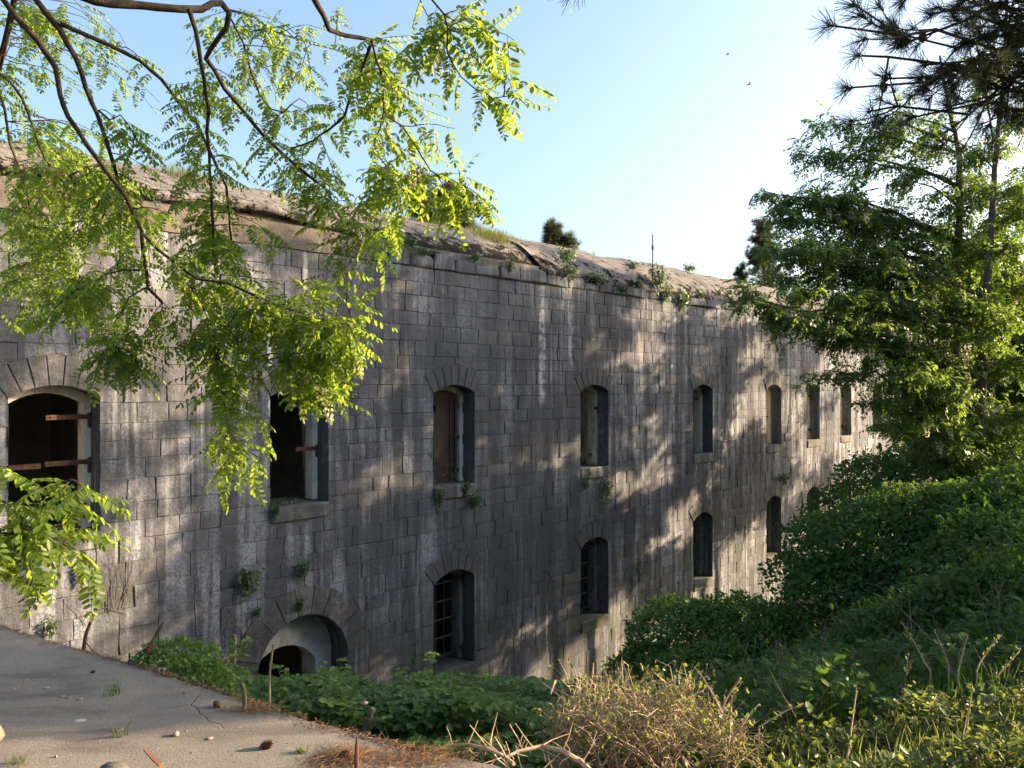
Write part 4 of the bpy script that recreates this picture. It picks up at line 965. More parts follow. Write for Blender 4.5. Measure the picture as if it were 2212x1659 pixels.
bush('bank_bush', 'shadowed bush low at right behind the sunlit yellow sprigs', [(P(1990, 1440, 8.4), (0.95, 0.7, 0.75)), (P(2120, 1400, 8.0), (0.9, 0.7, 0.8)), (P(2240, 1370, 7.8), (0.8, 0.7, 0.9)), (P(1870, 1480, 8.8), (0.8, 0.6, 0.6)), (P(2180, 1500, 6.6), (0.7, 0.5, 0.45))], 15000, 0.07, M_BUSH)
bush('bank_bush', 'thin dark bush between the round bush and the far bank bushes', [(P(1790, 1190, 17.5), (1.1, 1.2, 0.8)), (P(1720, 1260, 17), (0.7, 0.9, 0.6)), (P(1850, 1130, 18.5), (1.3, 1.2, 0.9)), (P(1910, 1070, 20), (1.4, 1.4, 1.0))], 8000, 0.10, M_BUSH)
bush('bank_bush', 'dark undergrowth below the trunks of the locust trees', [(P(1980, 1080, 17), (1.6, 1.2, 1.2)), (P(2080, 1070, 16), (1.5, 1.2, 1.2)), (P(2190, 1060, 15.5), (1.5, 1.2, 1.2))], 9000, 0.10, M_BUSH)
# right of the picture: the hedge that shades the far half of the slab
bush('hedge_bush', 'tall hedge bush on the bank right of the picture', [(Vector((7.3, 7.2, E - 0.8)), (1.3, 0.9, 1.3)), (Vector((9.0, 7.9, E - 0.2)), (1.5, 1.0, 1.6)), (Vector((11.0, 8.6, E + 0.2)), (1.6, 1.1, 1.8))], 9000, 0.12, M_BUSH, 'bush')
bush('hedge_bush', 'second tall hedge bush further right on the bank', [(Vector((12.5, 10.4, E + 0.2)), (1.6, 1.2, 2.0)), (Vector((14.0, 12.0, E + 0.8)), (1.7, 1.3, 2.4))], 6000, 0.14, M_BUSH, 'bush')

bush('shade_bush', 'unseen round-headed bush added right of the picture to shade the slab', [(Vector((7.6, 6.9, E + 1.45)), (0.9, 1.3, 0.95)), (Vector((8.6, 7.9, E + 1.6)), (1.0, 1.3, 1.1)), (Vector((7.9, 6.3, E + 1.2)), (0.7, 0.7, 0.6))], 9000, 0.10, M_BUSH, 'bush', None, 16, Vector((8.0, 7.2, E - 1.7)))  # added out of view, its crown shaped to shade the far half of the slab
# bramble thicket filling the slope between the slab and the wall
def edge_y(x):       # slab edge as Y(x)
    xs = np.array([p.x for p in [far_l] + edge + [Vector((-0.05, 3.36, ZS))]]); ys = np.array([p.y for p in [far_l] + edge + [Vector((-0.05, 3.36, ZS))]])
    return np.interp(x, xs, ys)
def bram_h(x, y): return 0.85 + 0.30 * noise.noise(Vector((x * 0.8, y * 0.8, 1.0))) + 0.22 * noise.noise(Vector((x * 2.3, y * 2.3, 5.0)))
NB = 34000
bp_ = np.stack([rng.uniform(230, 1400, NB * 2), rng.uniform(3.4, 15.5, NB * 2)], 1); bx = (bp_[:, 0] - 1106) / F * bp_[:, 1]; by = bp_[:, 1]; bu = u_of(bx, by)
ok = (bu > 1.3) & (by > edge_y(bx) + 0.12) & ~((bx > 0.0) & (by < 4.6)); bx, by = bx[ok], by[ok]
pw = rng.random(len(bx)) < np.clip(7.0 / by, 0.25, 1); bx, by = bx[pw][:NB], by[pw][:NB]
bz = ground_z(bx, by); hh = np.array([bram_h(x, y) for x, y in zip(bx, by)])
nearwall = np.clip((u_of(bx, by) - 1.2) / 1.5, 0.4, 1.0)
slabside = np.clip(1.0 - np.clip((by - edge_y(bx)), 0, 0.6) / 0.6, 0, 1)      # leaves climb to the slab edge
zt = bz + hh * np.interp(u_of(bx, by), [1.3, 3.0, 6.0, 7.5, 9.0], [0.5, 1.1, 1.15, 0.7, 0.4])
zt = np.where((bx < 0.2), np.maximum(zt, (ZS + 0.02) - 0.75 * (by - edge_y(bx)) - 0.03), zt)
pxs = bx / by * F + 1106; ytar = np.interp(pxs, [300, 430, 520, 600, 700, 800, 900, 1000, 1100, 1250, 1400], [1475, 1490, 1465, 1462, 1447, 1475, 1452, 1472, 1478, 1488, 1495])
nr_ = np.array([noise.noise(Vector((x * 1.7, y * 1.7, 2.0))) * 0.5 + noise.noise(Vector((x * 4.5, y * 4.5, 6.0))) * 0.3 for x, y in zip(bx, by)])
ray = E - (ytar - 829.5) / F * by + nr_ * 0.22
zt = np.where((by > 5.2) & (by < 8.6) & (pxs > 400), np.maximum(zt, ray - 0.10 * np.abs(by - 6.9)), zt); zt = np.minimum(zt, ray + 0.04)
zz_ = zt - np.abs(rng.normal(0, 0.20, len(bx)))
n3 = len(bx); POS = np.repeat(np.stack([bx, by, zz_], 1), 3, 0); a0 = rng.random(n3) * 6.28
ANG = (a0[:, None] + np.array([0, 1.9, -1.9])[None]).ravel()
DIR = np.stack([np.cos(ANG), np.sin(ANG), rng.normal(-0.15, 0.3, n3 * 3)], 1)
UPV = np.repeat(np.stack([rng.normal(0.05, 0.35, n3), rng.normal(-0.25, 0.35, n3), np.ones(n3)], 1), 3, 0)
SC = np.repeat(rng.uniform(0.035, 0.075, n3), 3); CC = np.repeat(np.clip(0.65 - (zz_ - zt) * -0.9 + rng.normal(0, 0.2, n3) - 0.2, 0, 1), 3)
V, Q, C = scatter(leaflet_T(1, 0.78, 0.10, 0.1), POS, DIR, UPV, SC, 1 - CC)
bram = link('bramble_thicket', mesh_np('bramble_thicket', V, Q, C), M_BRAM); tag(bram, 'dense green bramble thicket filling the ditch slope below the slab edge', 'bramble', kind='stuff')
# upright bramble shoots that stand out of the thicket
def shoot(px, py, Y, h, lab, lean=0.0, leaf=0.06, group='bramble shoots along the slab'):
    tip = P(px, py, Y); b = tip + Vector((-lean, random.uniform(-0.08, 0.08), -h)); root = empty('bramble_shoot', b); tag(root, lab, 'bramble shoot', group)
    pth = bez(b, tip, 0.02, 8, 0.05, px); mm = MB(); mm.tube(pth, [0.006 - 0.0005 * i for i in range(8)], 5); mm.build('stem', M_STEM, root)
    ps, ds, us, ss = [], [], [], []
    for k in range(int(9 + h * 12)):
        t = random.uniform(0.25, 1.0) ** 0.7; q = pth[min(7, int(t * 7.99))]; a = random.uniform(0, 6.28)
        st = q + Vector((math.cos(a), math.sin(a), 0.3)) * 0.05
        for da in (0, 1.8, -1.8): ps.append(tuple(st)); ds.append((math.cos(a + da), math.sin(a + da), random.uniform(-0.4, 0.2))); us.append((random.gauss(0, 0.3), -0.5 + random.gauss(0, 0.3), 1)); ss.append(leaf * random.uniform(0.7, 1.15) * (1.2 - 0.35 * t))
    V, Q, C = scatter(leaflet_T(1, 0.78, 0.10, 0.1), np.array(ps), np.array(ds), np.array(us), np.array(ss), rng.random(len(ps)) * 0.5); link('leaves', mesh_np('leaves', V, Q, C), M_BRAM, root)
for i, (px, py, Y, h, ln, lab) in enumerate(((520, 1385, 5.6, 0.55, 0.05, 'slender bramble shoot beside the stakes at the slab edge'), (735, 1425, 7.2, 0.5, -0.05, 'leafy bramble shoot before the right foot of the arched recess'), (930, 1418, 7.6, 0.6, 0.12, 'tallest bramble shoot, leaning before the barred lower window'), (870, 1450, 7.3, 0.4, 0.0, 'bramble shoot between the recess and the barred window'), (965, 1460, 7.4, 0.4, -0.06, 'bramble shoot under the sill of the barred lower window'), (1040, 1470, 7.8, 0.4, 0.05, 'bramble shoot right of the barred window sill'), (1130, 1475, 8.2, 0.4, -0.04, 'bramble shoot before the dark slot low in the wall'), (690, 1440, 7.0, 0.45, 0.04, 'bramble shoot covering the dark opening of the recess'), (365, 1400, 6.2, 0.3, 0.03, 'small bramble sprig at the slab edge right of the wire knot'), (600, 1440, 6.6, 0.45, -0.04, 'bramble shoot at the left foot of the recess'))): shoot(px, py, Y, h, lab, ln)
# ivy lump under the wire knot
bush('ivy_clump', 'low ivy clump spilling over the slab edge under the wire knot', [(on_slab(330, 1446) + Vector((0.05, 0.20, -0.03)), (0.24, 0.20, 0.12)), (on_slab(365, 1460) + Vector((0.10, 0.2, -0.10)), (0.2, 0.16, 0.10))], 1500, 0.030, M_BRAM, 'ivy', None, 3, on_slab(335, 1450) + Vector((0.05, 0.25, -0.6)))
bush('ivy_clump', 'leafy clump over the slab edge left of the stakes', [(P(425, 1470, 5.6), (0.22, 0.2, 0.14)), (P(470, 1485, 5.4), (0.2, 0.2, 0.14))], 1400, 0.034, M_BRAM, 'ivy', None, 3, P(440, 1560, 5.6))
# tall pruned stump wrapped in dead vines
b = P(770, 1605, 5.2); mm = MB(); mm.tube([P(775, 1640, 5.3) + Vector((0, 0, -0.5)), P(785, 1580, 5.2), P(795, 1560, 5.2), P(806, 1530, 5.2)], [0.03, 0.024, 0.02, 0.016], 7)
st = empty('cut_stump', P(775, 1640, 5.3) + Vector((0, 0, -0.5))); tag(st, 'leaning cut stump wrapped in dead vine tangle among the brambles', 'stump'); mm.build('stem', M_STAKE, st)
mm = MB()
for k in range(60):
    c = P(782, 1590, 5.15) + Vector((random.gauss(0, 0.045), random.gauss(0, 0.05), random.uniform(-0.22, 0.08))); mm.tube([c, c + Vector((random.gauss(0, 0.04), random.gauss(0, 0.04), random.gauss(-0.03, 0.03))), c + Vector((random.gauss(0, 0.08), random.gauss(0, 0.06), random.gauss(-0.09, 0.05)))], 0.0022, 3, False)
mm.build('vine_tangle', M_TWIG, st)

# ---------------------------------------------------------------- dry shrub, deadwood and sunlit weeds at lower right
def twig_cloud(mm, centers, n, ln, rad, up=0.35):
    ends = []
    for k in range(n):
        c, r = centers[random.randrange(len(centers))]
        d = Vector((random.gauss(0, 1), random.gauss(0, 1), random.gauss(0.1, 0.8))).normalized(); p = Vector(c) + Vector((d.x * r[0], d.y * r[1], d.z * r[2])) * random.uniform(0.2, 1.0)
        dr = (d * 0.6 + Vector((random.gauss(0, 0.7), random.gauss(0, 0.7), random.gauss(up, 0.6)))).normalized(); L = ln * random.uniform(0.4, 1.3)
        q = p + dr * L * 0.5 + Vector((random.gauss(0, 0.02), random.gauss(0, 0.02), random.gauss(0, 0.02))); e = q + (dr + Vector((random.gauss(0, 0.4), random.gauss(0, 0.4), random.gauss(0, 0.3)))).normalized() * L * 0.5
        mm.tube([p, q, e], [rad, rad * 0.8, rad * 0.4], 3, False); ends += [q, e]
    return ends
YD = 4.5; cb = P(1370, 1640, YD); db = Vector((cb.x, cb.y, gz(cb.x, cb.y)))
ds_ = empty('dry_shrub', db); tag(ds_, 'sunlit tangle of dry tan twigs with a few fresh leaves beside the slab', 'shrub')
mm = MB(); cl = [(P(x, y, YD + random.uniform(-0.25, 0.25)), (r, r * 1.2, r * 0.9)) for x, y, r in ((1225, 1570, 0.10), (1270, 1530, 0.15), (1290, 1600, 0.17), (1340, 1500, 0.12), (1350, 1570, 0.18), (1400, 1530, 0.16), (1430, 1600, 0.2), (1470, 1510, 0.11), (1490, 1570, 0.17), (1550, 1560, 0.12), (1570, 1610, 0.15), (1370, 1640, 0.24), (1240, 1640, 0.16))]
ends = twig_cloud(mm, cl, 1700, 0.15, 0.0021); mm.build('twigs', M_TWIG, ds_)
mm = MB()
for k in range(70):
    c, r = cl[k % len(cl)]; e = Vector(c) + Vector((random.uniform(-1, 1) * r[0], random.uniform(-1, 1) * r[1], random.uniform(0.3, 1.25) * r[2])); mm.tube(bez(db + Vector((random.uniform(-0.4, 0.4), random.uniform(-0.2, 0.2), 0)), e, 0.05, 7, 0.07, k), [0.007, 0.0065, 0.006, 0.005, 0.0045, 0.0035, 0.002], 4, False)
for (x0, y0, x1, y1) in ((1268, 1540, 1282, 1432), (1300, 1530, 1296, 1440), (1170, 1475, 1240, 1530), (1400, 1580, 1460, 1470), (1480, 1600, 1425, 1500), (1600, 1465, 1560, 1530), (1560, 1540, 1500, 1440), (1200, 1470, 1190, 1500)):
    mm.tube(bez(P(x0, y0, YD + random.uniform(-0.2, 0.2)), P(x1, y1, YD), 0.04, 6, 0.05, x0), [0.007, 0.007, 0.006, 0.005, 0.004, 0.003], 4)
mm.build('stems', M_TWIG, ds_)
ix = rng.integers(0, len(ends), 3200); ps = np.array([tuple(ends[i]) for i in ix]); V, Q, C = scatter(leaflet_T(1, 0.6, 0.12), ps, rng.normal(0, 1, (3200, 3)), rng.normal(0, 0.6, (3200, 3)) + [0, 0, 1], rng.uniform(0.014, 0.034, 3200)); link('leaves', mesh_np('leaves', V, Q, C), M_WEED, ds_)
# dead branch lying towards the slab
mm = MB(); dbr = empty('dead_branch', P(1130, 1680, 3.6)); tag(dbr, 'fallen thorny dead branch lying from the slab corner into the dry shrub', 'branch')
main = [P(960, 1610, 3.75), P(1010, 1607, 3.75), P(1055, 1618, 3.7), P(1085, 1632, 3.65), P(1110, 1650, 3.5)]; mm.tube(main, [0.004, 0.006, 0.008, 0.009, 0.009], 6)
main2 = [P(1085, 1640, 3.7), P(1120, 1622, 3.75), P(1170, 1612, 3.8), P(1215, 1622, 3.75), P(1255, 1645, 3.6), P(1300, 1690, 3.4)]; mm.tube(main2, [0.006, 0.009, 0.010, 0.011, 0.012, 0.012], 6)
mm.build('branch', M_TWIG, dbr); mm = MB()
for k in range(44):
    path = main if k % 3 == 0 else main2; i = random.randrange(len(path) - 1); p = path[i].lerp(path[i + 1], random.random()); d = Vector((random.gauss(0, 0.5), random.gauss(0, 0.4), random.uniform(-0.5, 1.2))).normalized(); L = random.uniform(0.04, 0.20)
    mm.tube([p, p + d * L * 0.5 + Vector((random.gauss(0, 0.008), 0, 0)), p + d * L], [0.0035, 0.003, 0.0015], 4, False)
tag(mm.build('twigs', M_TWIG, dbr), kind='stuff')
# weeds
def blades(name, pts, h, w, mat, label=None, cat=None, parent=None, kind=None, lean=0.35, nn=None):
    n = len(pts); a = rng.random(n) * 6.28; L = h * rng.uniform(0.5, 1.2, n); V = []; 
    lx = np.cos(a) * L * lean * rng.uniform(0.2, 1.4, n); ly = np.sin(a) * L * lean * rng.uniform(0.2, 1.4, n); sx_ = -np.sin(a) * w; sy_ = np.cos(a) * w
    P_ = np.asarray(pts); z = np.zeros(n)
    st = lambda k, kz, kw: [P_ + np.stack([lx * k + sx_ * kw, ly * k + sy_ * kw, L * kz], 1), P_ + np.stack([lx * k - sx_ * kw, ly * k - sy_ * kw, L * kz], 1)]
    rows = st(0, 0, 1) + st(0.3, 0.5, 0.9) + st(1.0, 0.95, 0.15); V = np.stack(rows, 1).reshape(-1, 3)
    b = (np.arange(n) * 6)[:, None]; Q = np.concatenate([b + np.array([[0, 1, 3, 2]]), b + np.array([[2, 3, 5, 4]])], 0)
    o = link(name, mesh_np(name, V, Q, np.repeat(rng.random(n), 6)), mat, parent)
    return tag(o, label, cat, kind=kind)
def region_pts(n, x0, x1, Y0, Y1, dz=0.0):
    Y = rng.uniform(Y0, Y1, n); x = (rng.uniform(x0, x1, n) - 1106) / F * Y; return np.stack([x, Y, ground_z(x, Y) + dz], 1)
wp = region_pts(9000, 1480, 2800, 2.6, 5.0); blades('weed_grass', wp[:2000], 0.17, 0.0028, M_WEED, 'sunlit yellow-green grass and weeds along the bottom right', 'grass', None, 'stuff')
pl = region_pts(27000, 1470, 2800, 2.6, 5.2); hw = np.array([max(0.0, 0.10 + 0.16 * noise.noise(Vector((x * 2.2, y * 2.2, 2))) + 0.10 * noise.noise(Vector((x * 6, y * 6, 4)))) for x, y in pl[:, :2]]); pl[:, 2] += hw * rng.random(len(pl)) ** 0.5
V, Q, C = scatter(leaflet_T(1, 0.55, 0.12), pl, np.concatenate([rng.normal(0, 1, (len(pl), 2)), rng.normal(0.3, 0.4, (len(pl), 1))], 1), rng.normal(0, 0.4, (len(pl), 3)) + [0, 0, 1], np.where(rng.random(len(pl)) < 0.3, rng.uniform(0.04, 0.065, len(pl)), rng.uniform(0.014, 0.036, len(pl))))
tag(link('weed_leaves', mesh_np('weed_leaves', V, Q, C), M_WEED), 'sunlit leafy weeds covering the ground at bottom right', 'weeds', kind='stuff')
gc = region_pts(19000, 1450, 2600, 4.9, 9.5); hg = np.array([max(0.02, 0.20 + 0.48 * noise.noise(Vector((x * 1.3, y * 1.3, 2))) + 0.12 * noise.noise(Vector((x * 4, y * 4, 4)))) for x, y in gc[:, :2]]); gc[:, 2] += hg * rng.random(len(gc)) ** 0.4
V, Q, C = scatter(leaflet_T(1, 0.62, 0.12), gc, np.concatenate([rng.normal(0, 1, (len(gc), 2)), rng.normal(0.0, 0.4, (len(gc), 1))], 1), rng.normal(0, 0.45, (len(gc), 3)) + [0, -0.2, 1], np.where(rng.random(len(gc)) < 0.35, rng.uniform(0.06, 0.10, len(gc)), rng.uniform(0.02, 0.05, len(gc))))
tag(link('bank_undergrowth', mesh_np('bank_undergrowth', V, Q, C), M_BUSH), 'dark leafy undergrowth on the shaded bank behind the sunlit weeds', 'undergrowth', kind='stuff')
mm = MB()
for q in region_pts(150, 1450, 2290, 4.6, 9.0):
    h_ = random.uniform(0.2, 0.7); b_ = Vector(q); mm.tube(bez(b_, b_ + Vector((random.gauss(0, 0.22), random.gauss(0, 0.15), h_)), 0.03, 5, 0.08, q[0] * 9), [0.004, 0.0038, 0.0033, 0.0027, 0.0016], 4, False)
tag(mm.build('dead_stems', M_STAKE), 'bare dead stems standing among the shaded undergrowth of the bank', 'stems', kind='stuff')
gp2 = region_pts(6000, 1500, 2290, 5.0, 8.5); blades('bank_grass', gp2, 0.22, 0.004, M_BUSH, 'dark shaded grass on the bank behind the sunlit weeds', 'grass', None, 'stuff')
def sprig(px0, py0, px1, py1, Y, lab, nl=20, leaf=0.030, rad=0.006, group='leafy sprigs at lower right'):
    a, b = P(px0, py0, Y), P(px1, py1, Y + 0.1); g = Vector((a.x, a.y, min(a.z, gz(a.x, a.y)) - 0.03)); root = empty('sprig', g); tag(root, lab, 'sprig', group)
    pth = ([g] if (a.z - g.z) > 0.05 else []) + bez(a, b, 0.04, 7, 0.05, px0); mm = MB(); mm.tube(pth, [rad * (1 - 0.6 * i / (len(pth) - 1)) for i in range(len(pth))], 5); mm.build('stem', M_TWIG, root)
    ps = []; 
    for k in range(nl): t = random.uniform(0.25, 1.0) * (len(pth) - 1.01); i = int(t); ps.append(tuple(pth[i].lerp(pth[i + 1], t - i)))
    V, Q, C = scatter(leaflet_T(1, 0.6, 0.12), np.array(ps), rng.normal(0, 1, (nl, 3)) + [0, 0, 0.3], rng.normal(0, 0.6, (nl, 3)) + [0, 0, 1], leaf * rng.uniform(0.6, 1.2, nl)); link('leaves', mesh_np('leaves', V, Q, C), M_WEED, root)
for a in ((2010, 1450, 1948, 1345, 5.2, 'tall leaning sprig with pale bark, leftmost of the sunlit sprigs'), (2050, 1440, 2018, 1362, 5.3, 'sunlit sprig ending in a yellow leaf tuft'), (2070, 1450, 2092, 1370, 5.2, 'short sunlit sprig right of the yellow tuft'), (2110, 1450, 2165, 1370, 5.1, 'sunlit sprig leaning to the right'), (2140, 1480, 2205, 1400, 5.0, 'rightmost sunlit sprig cut by the picture edge'), (1955, 1500, 1962, 1410, 5.4, 'low sprig with yellow leaves below the tall leaning one'), (1575, 1610, 1640, 1520, 4.4, 'bare pale twig slanting up beside the dry shrub'), (1640, 1570, 1735, 1520, 4.5, 'pale dead twig with one leaf pointing right'), (1830, 1640, 1850, 1480, 4.0, 'leafy weed stalk standing in the lower right weeds'), (2080, 1600, 2100, 1480, 4.1, 'stalk of yellow-green leaves at far lower right'), (1570, 1640, 1580, 1525, 4.2, 'sunlit shoot with round leaves at the right end of the dry shrub')): sprig(*a)
for (px, py0, py1, lab) in ((1818, 1545, 1420, 'left of two slim saplings with leaf tufts before the dark bush'), (1862, 1545, 1410, 'right of two slim saplings with leaf tufts before the dark bush')): sprig(px, py0, px + 5, py1, 8.0, lab, 60, 0.06, 0.016)

# ---------------------------------------------------------------- tufts and litter on the slab
def tuft(px, py, n, h, lab, mat=M_GRASS, r=0.02, lean=0.6):
    c = on_slab(px, py); pts = np.stack([c.x + rng.normal(0, r, n), c.y + rng.normal(0, r, n), np.full(n, ZS - 0.002)], 1)
    blades('grass_tuft', pts, h, 0.0016, mat, lab, 'grass tuft', None, None, lean)
tuft(245, 1500, 40, 0.075, 'green grass tuft growing from a crack in the shaded slab', M_BRAM, 0.018)
tuft(262, 1590, 18, 0.08, 'sparse yellowish grass tuft on the sunlit slab', M_GRASS, 0.010, 0.9)
tuft(652, 1626, 60, 0.028, 'tiny mossy tuft right of the pine cone', M_WEED, 0.012, 0.8)
tuft(40, 1650, 40, 0.06, 'thin straw-coloured tuft in the bottom left corner', M_GRASS, 0.02, 0.9)
tuft(490, 1534, 40, 0.025, 'low yellow-green tuft beside the bent rod', M_WEED, 0.02, 0.8)
nl_ = 1500; c = on_slab(745, 1640); c2 = on_slab(900, 1640); c3 = on_slab(552, 1532)
lp_ = np.concatenate([np.stack([c.x + rng.normal(0, 0.07, nl_), c.y + rng.normal(0, 0.05, nl_)], 1), np.stack([c2.x + rng.normal(0, 0.13, nl_), c2.y + rng.normal(0, 0.06, nl_)], 1), np.stack([c3.x + rng.normal(0, 0.05, 500), c3.y + rng.normal(0, 0.025, 500)], 1)])
dd_ = np.hypot(lp_[:, 0] - c.x, lp_[:, 1] - c.y); hz = ZS + 0.003 + np.abs(rng.normal(0, 1, len(lp_))) * 0.012 * np.exp(-(dd_ / 0.1) ** 2) + rng.random(len(lp_)) * 0.004
V, Q, C = scatter(quad_T(1, 0.035), np.stack([lp_[:, 0], lp_[:, 1], hz], 1), np.concatenate([rng.normal(0, 1, (len(lp_), 2)), rng.normal(0, 0.12, (len(lp_), 1))], 1), rng.normal(0, 0.5, (len(lp_), 3)) + [0, 0, 1], rng.uniform(0.03, 0.075, len(lp_)))
tag(link('needle_litter', mesh_np('needle_litter', V, Q, C), M_LITTER), 'heap of dry brown pine needles on the slab by the iron spike', 'litter', kind='stuff')

ep, ec = edge_litter; ne = len(ep)
V, Q, C = scatter(quad_T(1, 0.12), ep, np.concatenate([rng.normal(0, 1, (ne, 2)), rng.normal(0, 0.15, (ne, 1))], 1), rng.normal(0, 0.4, (ne, 3)) + [0, 0, 1], rng.uniform(0.012, 0.045, ne), ec)
tag(link('edge_litter', mesh_np('edge_litter', V, Q, C), M_LITTER), 'thin drift of dry leaf litter along the far edge of the slab', 'litter', kind='stuff')
# ---------------------------------------------------------------- pine overhanging at upper right
pb = Vector((6.6, 6.0, gz(6.6, 6.0) - 0.05)); pine = empty('pine_tree', pb); tag(pine, 'dark pine with long needles and cones hanging in at the upper right corner', 'tree')
ptr = [pb, pb + Vector((0, 0.05, 2.0)), pb + Vector((-0.1, 0.1, 4.2)), pb + Vector((-0.15, 0.0, 6.5)), pb + Vector((-0.1, 0, 9.0))]
mm = MB(); mm.tube(ptr, [0.17, 0.15, 0.125, 0.09, 0.03], 10); mm.build('trunk', M_PBARK, pine, False, True)
def tuft_T(seed, n=70, w=0.030):
    g = np.random.default_rng(seed); th = g.random(n) * 6.28; t = g.uniform(-0.35, 0.1, n); sp = g.uniform(0.35, 1.25, n)
    d = np.stack([np.cos(sp), np.sin(sp) * np.cos(th), np.sin(sp) * np.sin(th)], 1); L = g.uniform(0.75, 1.05, n)
    p = np.stack([t, np.zeros(n), np.zeros(n)], 1); u = g.normal(0, 1, (n, 3)); fr = frames(d, u); sd = fr[:, :, 1]; bend = np.array([0, 0, 0])
    tip = p + d * L[:, None]; V = np.stack([p + sd * w / 2, p - sd * w / 2, tip - sd * w * 0.25, tip + sd * w * 0.25], 1).reshape(-1, 3)
    Q = (np.arange(n) * 4)[:, None] + np.array([[0, 1, 2, 3]]); return V, Q, np.repeat(g.random(n), 4)
TUFT = [tuft_T(i) for i in range(4)]
pt = [(1795, 55, 4.7), (1830, 190, 5.0), (1850, 120, 4.9), (1845, 10, 4.8), (1880, 240, 5.1), (1910, 170, 5.0), (1930, 70, 5.0), (1965, 255, 5.2), (2000, 140, 5.2), (2010, 30, 5.0), (2050, 230, 5.3), (2085, 90, 5.2), (2130, 190, 5.4), (2150, 30, 5.3), (2190, 120, 5.4), (2200, 250, 5.4), (1900, -40, 4.9), (2040, -50, 5.1), (1242, -28, 3.9), (2150, -90, 5.2), (2240, 30, 5.4), (1780, -160, 4.5), (1850, -240, 4.6), (1920, -150, 4.5), (1960, -320, 4.6), (2040, -220, 4.7), (2100, -380, 4.8), (2150, -260, 4.9), (2230, -180, 4.8), (2260, -420, 5.0), (1880, -400, 4.6), (2000, -470, 4.7)]
PT = []; cones = []; tw = MB()
for k, (x, y, Y) in enumerate(pt):
    e = P(x, y, Y); best = min(ptr[1:], key=lambda q: abs(q.z - (e.z + 0.5))); a = best.lerp(ptr[3], 0.2) if k != 18 else ptr[4]
    pth = bez(a, e, -0.04, 12, 0.05, k * 2.3); bm_ = MB(); bm_.tube(pth, [0.024 - 0.018 * i / 11 for i in range(12)], 6); bm_.build('branch', M_PBARK, pine, False, True)
    PT.append((e, (e - pth[-2]), Vector((random.gauss(0, 1), random.gauss(0, 1), 1)), 0.135, k, random.random()))
    if k == 18: continue
    for j in range(28):
        t = random.uniform(0.3, 0.97); q = pth[int(t * 11)]; d = ((e - a).normalized() * 0.9 + Vector((random.gauss(0, 0.7), random.gauss(0, 0.7), random.gauss(0, 0.6)))).normalized(); L = random.uniform(0.12, 0.42); f = q + d * L
        sp = bez(q, f, -0.05, 4, 0.06, j + k); tw.tube(sp, [0.007, 0.006, 0.005, 0.004], 4, False)
        PT.append((f, d, Vector((random.gauss(0, 1), random.gauss(0, 1), 1)), random.uniform(0.10, 0.14), j, random.random()))
        if random.random() < 0.5: PT.append((q.lerp(f, 0.5), d, Vector((random.gauss(0, 1), random.gauss(0, 1), 1)), 0.085, j, random.random()))
        if random.random() < 0.10: cones.append((q.lerp(f, 0.4), d))
tag(tw.build('twig', M_PBARK, pine), kind='stuff')
PT.sort(key=lambda l: -(l[3] / l[0].y if inframe(l[0]) else 0))
scatter_var(TUFT, PT, 'needles', M_NEED, pine)
for (p, d) in cones[:26]:
    mm = MB(); q = p + Vector((0, 0, -0.07)); mm.tube([p, p.lerp(q, 0.25), p.lerp(q, 0.5), p.lerp(q, 0.8), q], [0.006, 0.020, 0.024, 0.016, 0.004], 8)
    for k in range(26):
        t = 0.1 + 0.8 * k / 26; an = k * 2.4; o = p.lerp(q, t); d2 = Vector((math.cos(an), math.sin(an), 0)); rr = 0.028 * math.sin(math.pi * (0.15 + 0.75 * t)); s2 = Vector((-math.sin(an), math.cos(an), 0)) * 0.007
        mm.add([o + d2 * rr * 0.5 - s2, o + d2 * rr * 0.5 + s2, o + d2 * rr * 1.1 + s2 - Vector((0, 0, 0.006)), o + d2 * rr * 1.1 - s2 - Vector((0, 0, 0.006))], [(0, 1, 2, 3)])
    mm.build('cone', M_CONE, pine)

# ---------------------------------------------------------------- plants on the wall, the sills and the roof
def wall_plant(px, py, w, h, lab, leaf=0.05, y=-0.05, n=None, hang=0.5, name='wall_plant'):
    s, Y = wall_s(px); z = E - (py - 829.5) / F * Y; k = Y / F; W_ = w * k / max(0.35, math.sin(TH - math.atan((px - 1106) / F))); H_ = h * k
    n = n or int(110 + 2600 * W_ * H_ / (leaf * leaf) * 0.004); c = W3(s, y, z); root = empty(name, c); tag(root, lab, 'wall plant', 'small plants rooted in the fort wall')
    ls = rng.normal(0, 0.48, n) * W_; lz = rng.normal(0.1, 0.42, n) * H_ - np.abs(rng.normal(0, 0.45, n)) * H_ * (np.abs(ls) < 0.5 * W_); r = np.clip(np.hypot(ls / W_, lz / H_), 0, 1); ly = y - 0.02 - rng.random(n) * (0.16 * (1 - 0.6 * r)) * min(1.0, W_ * 5)
    pos = np.array([tuple(W3(s + a_, y_, z + z_)) for a_, y_, z_ in zip(ls, ly, lz)])
    d = rng.normal(0, 0.6, (n, 3)) + np.array(tuple(wnrm)) * 0.5 + [0, 0, -hang]; u = rng.normal(0, 0.4, (n, 3)) + np.array(tuple(wnrm)) + [0, 0, 0.7]
    V, Q, C = scatter(leaflet_T(1, 0.6, 0.12), pos, d, u, leaf * rng.uniform(0.6, 1.2, n)); link('leaves', mesh_np('leaves', V, Q, C), M_IVYLEAF, root)
    mm = MB()
    for q in range(5): i = rng.integers(0, n); mm.tube(bez(W3(s, 0.0, z), Vector(pos[i]), 0.05, 4, 0.05, q), 0.004, 4, False)
    mm.build('stems', M_STEM, root)
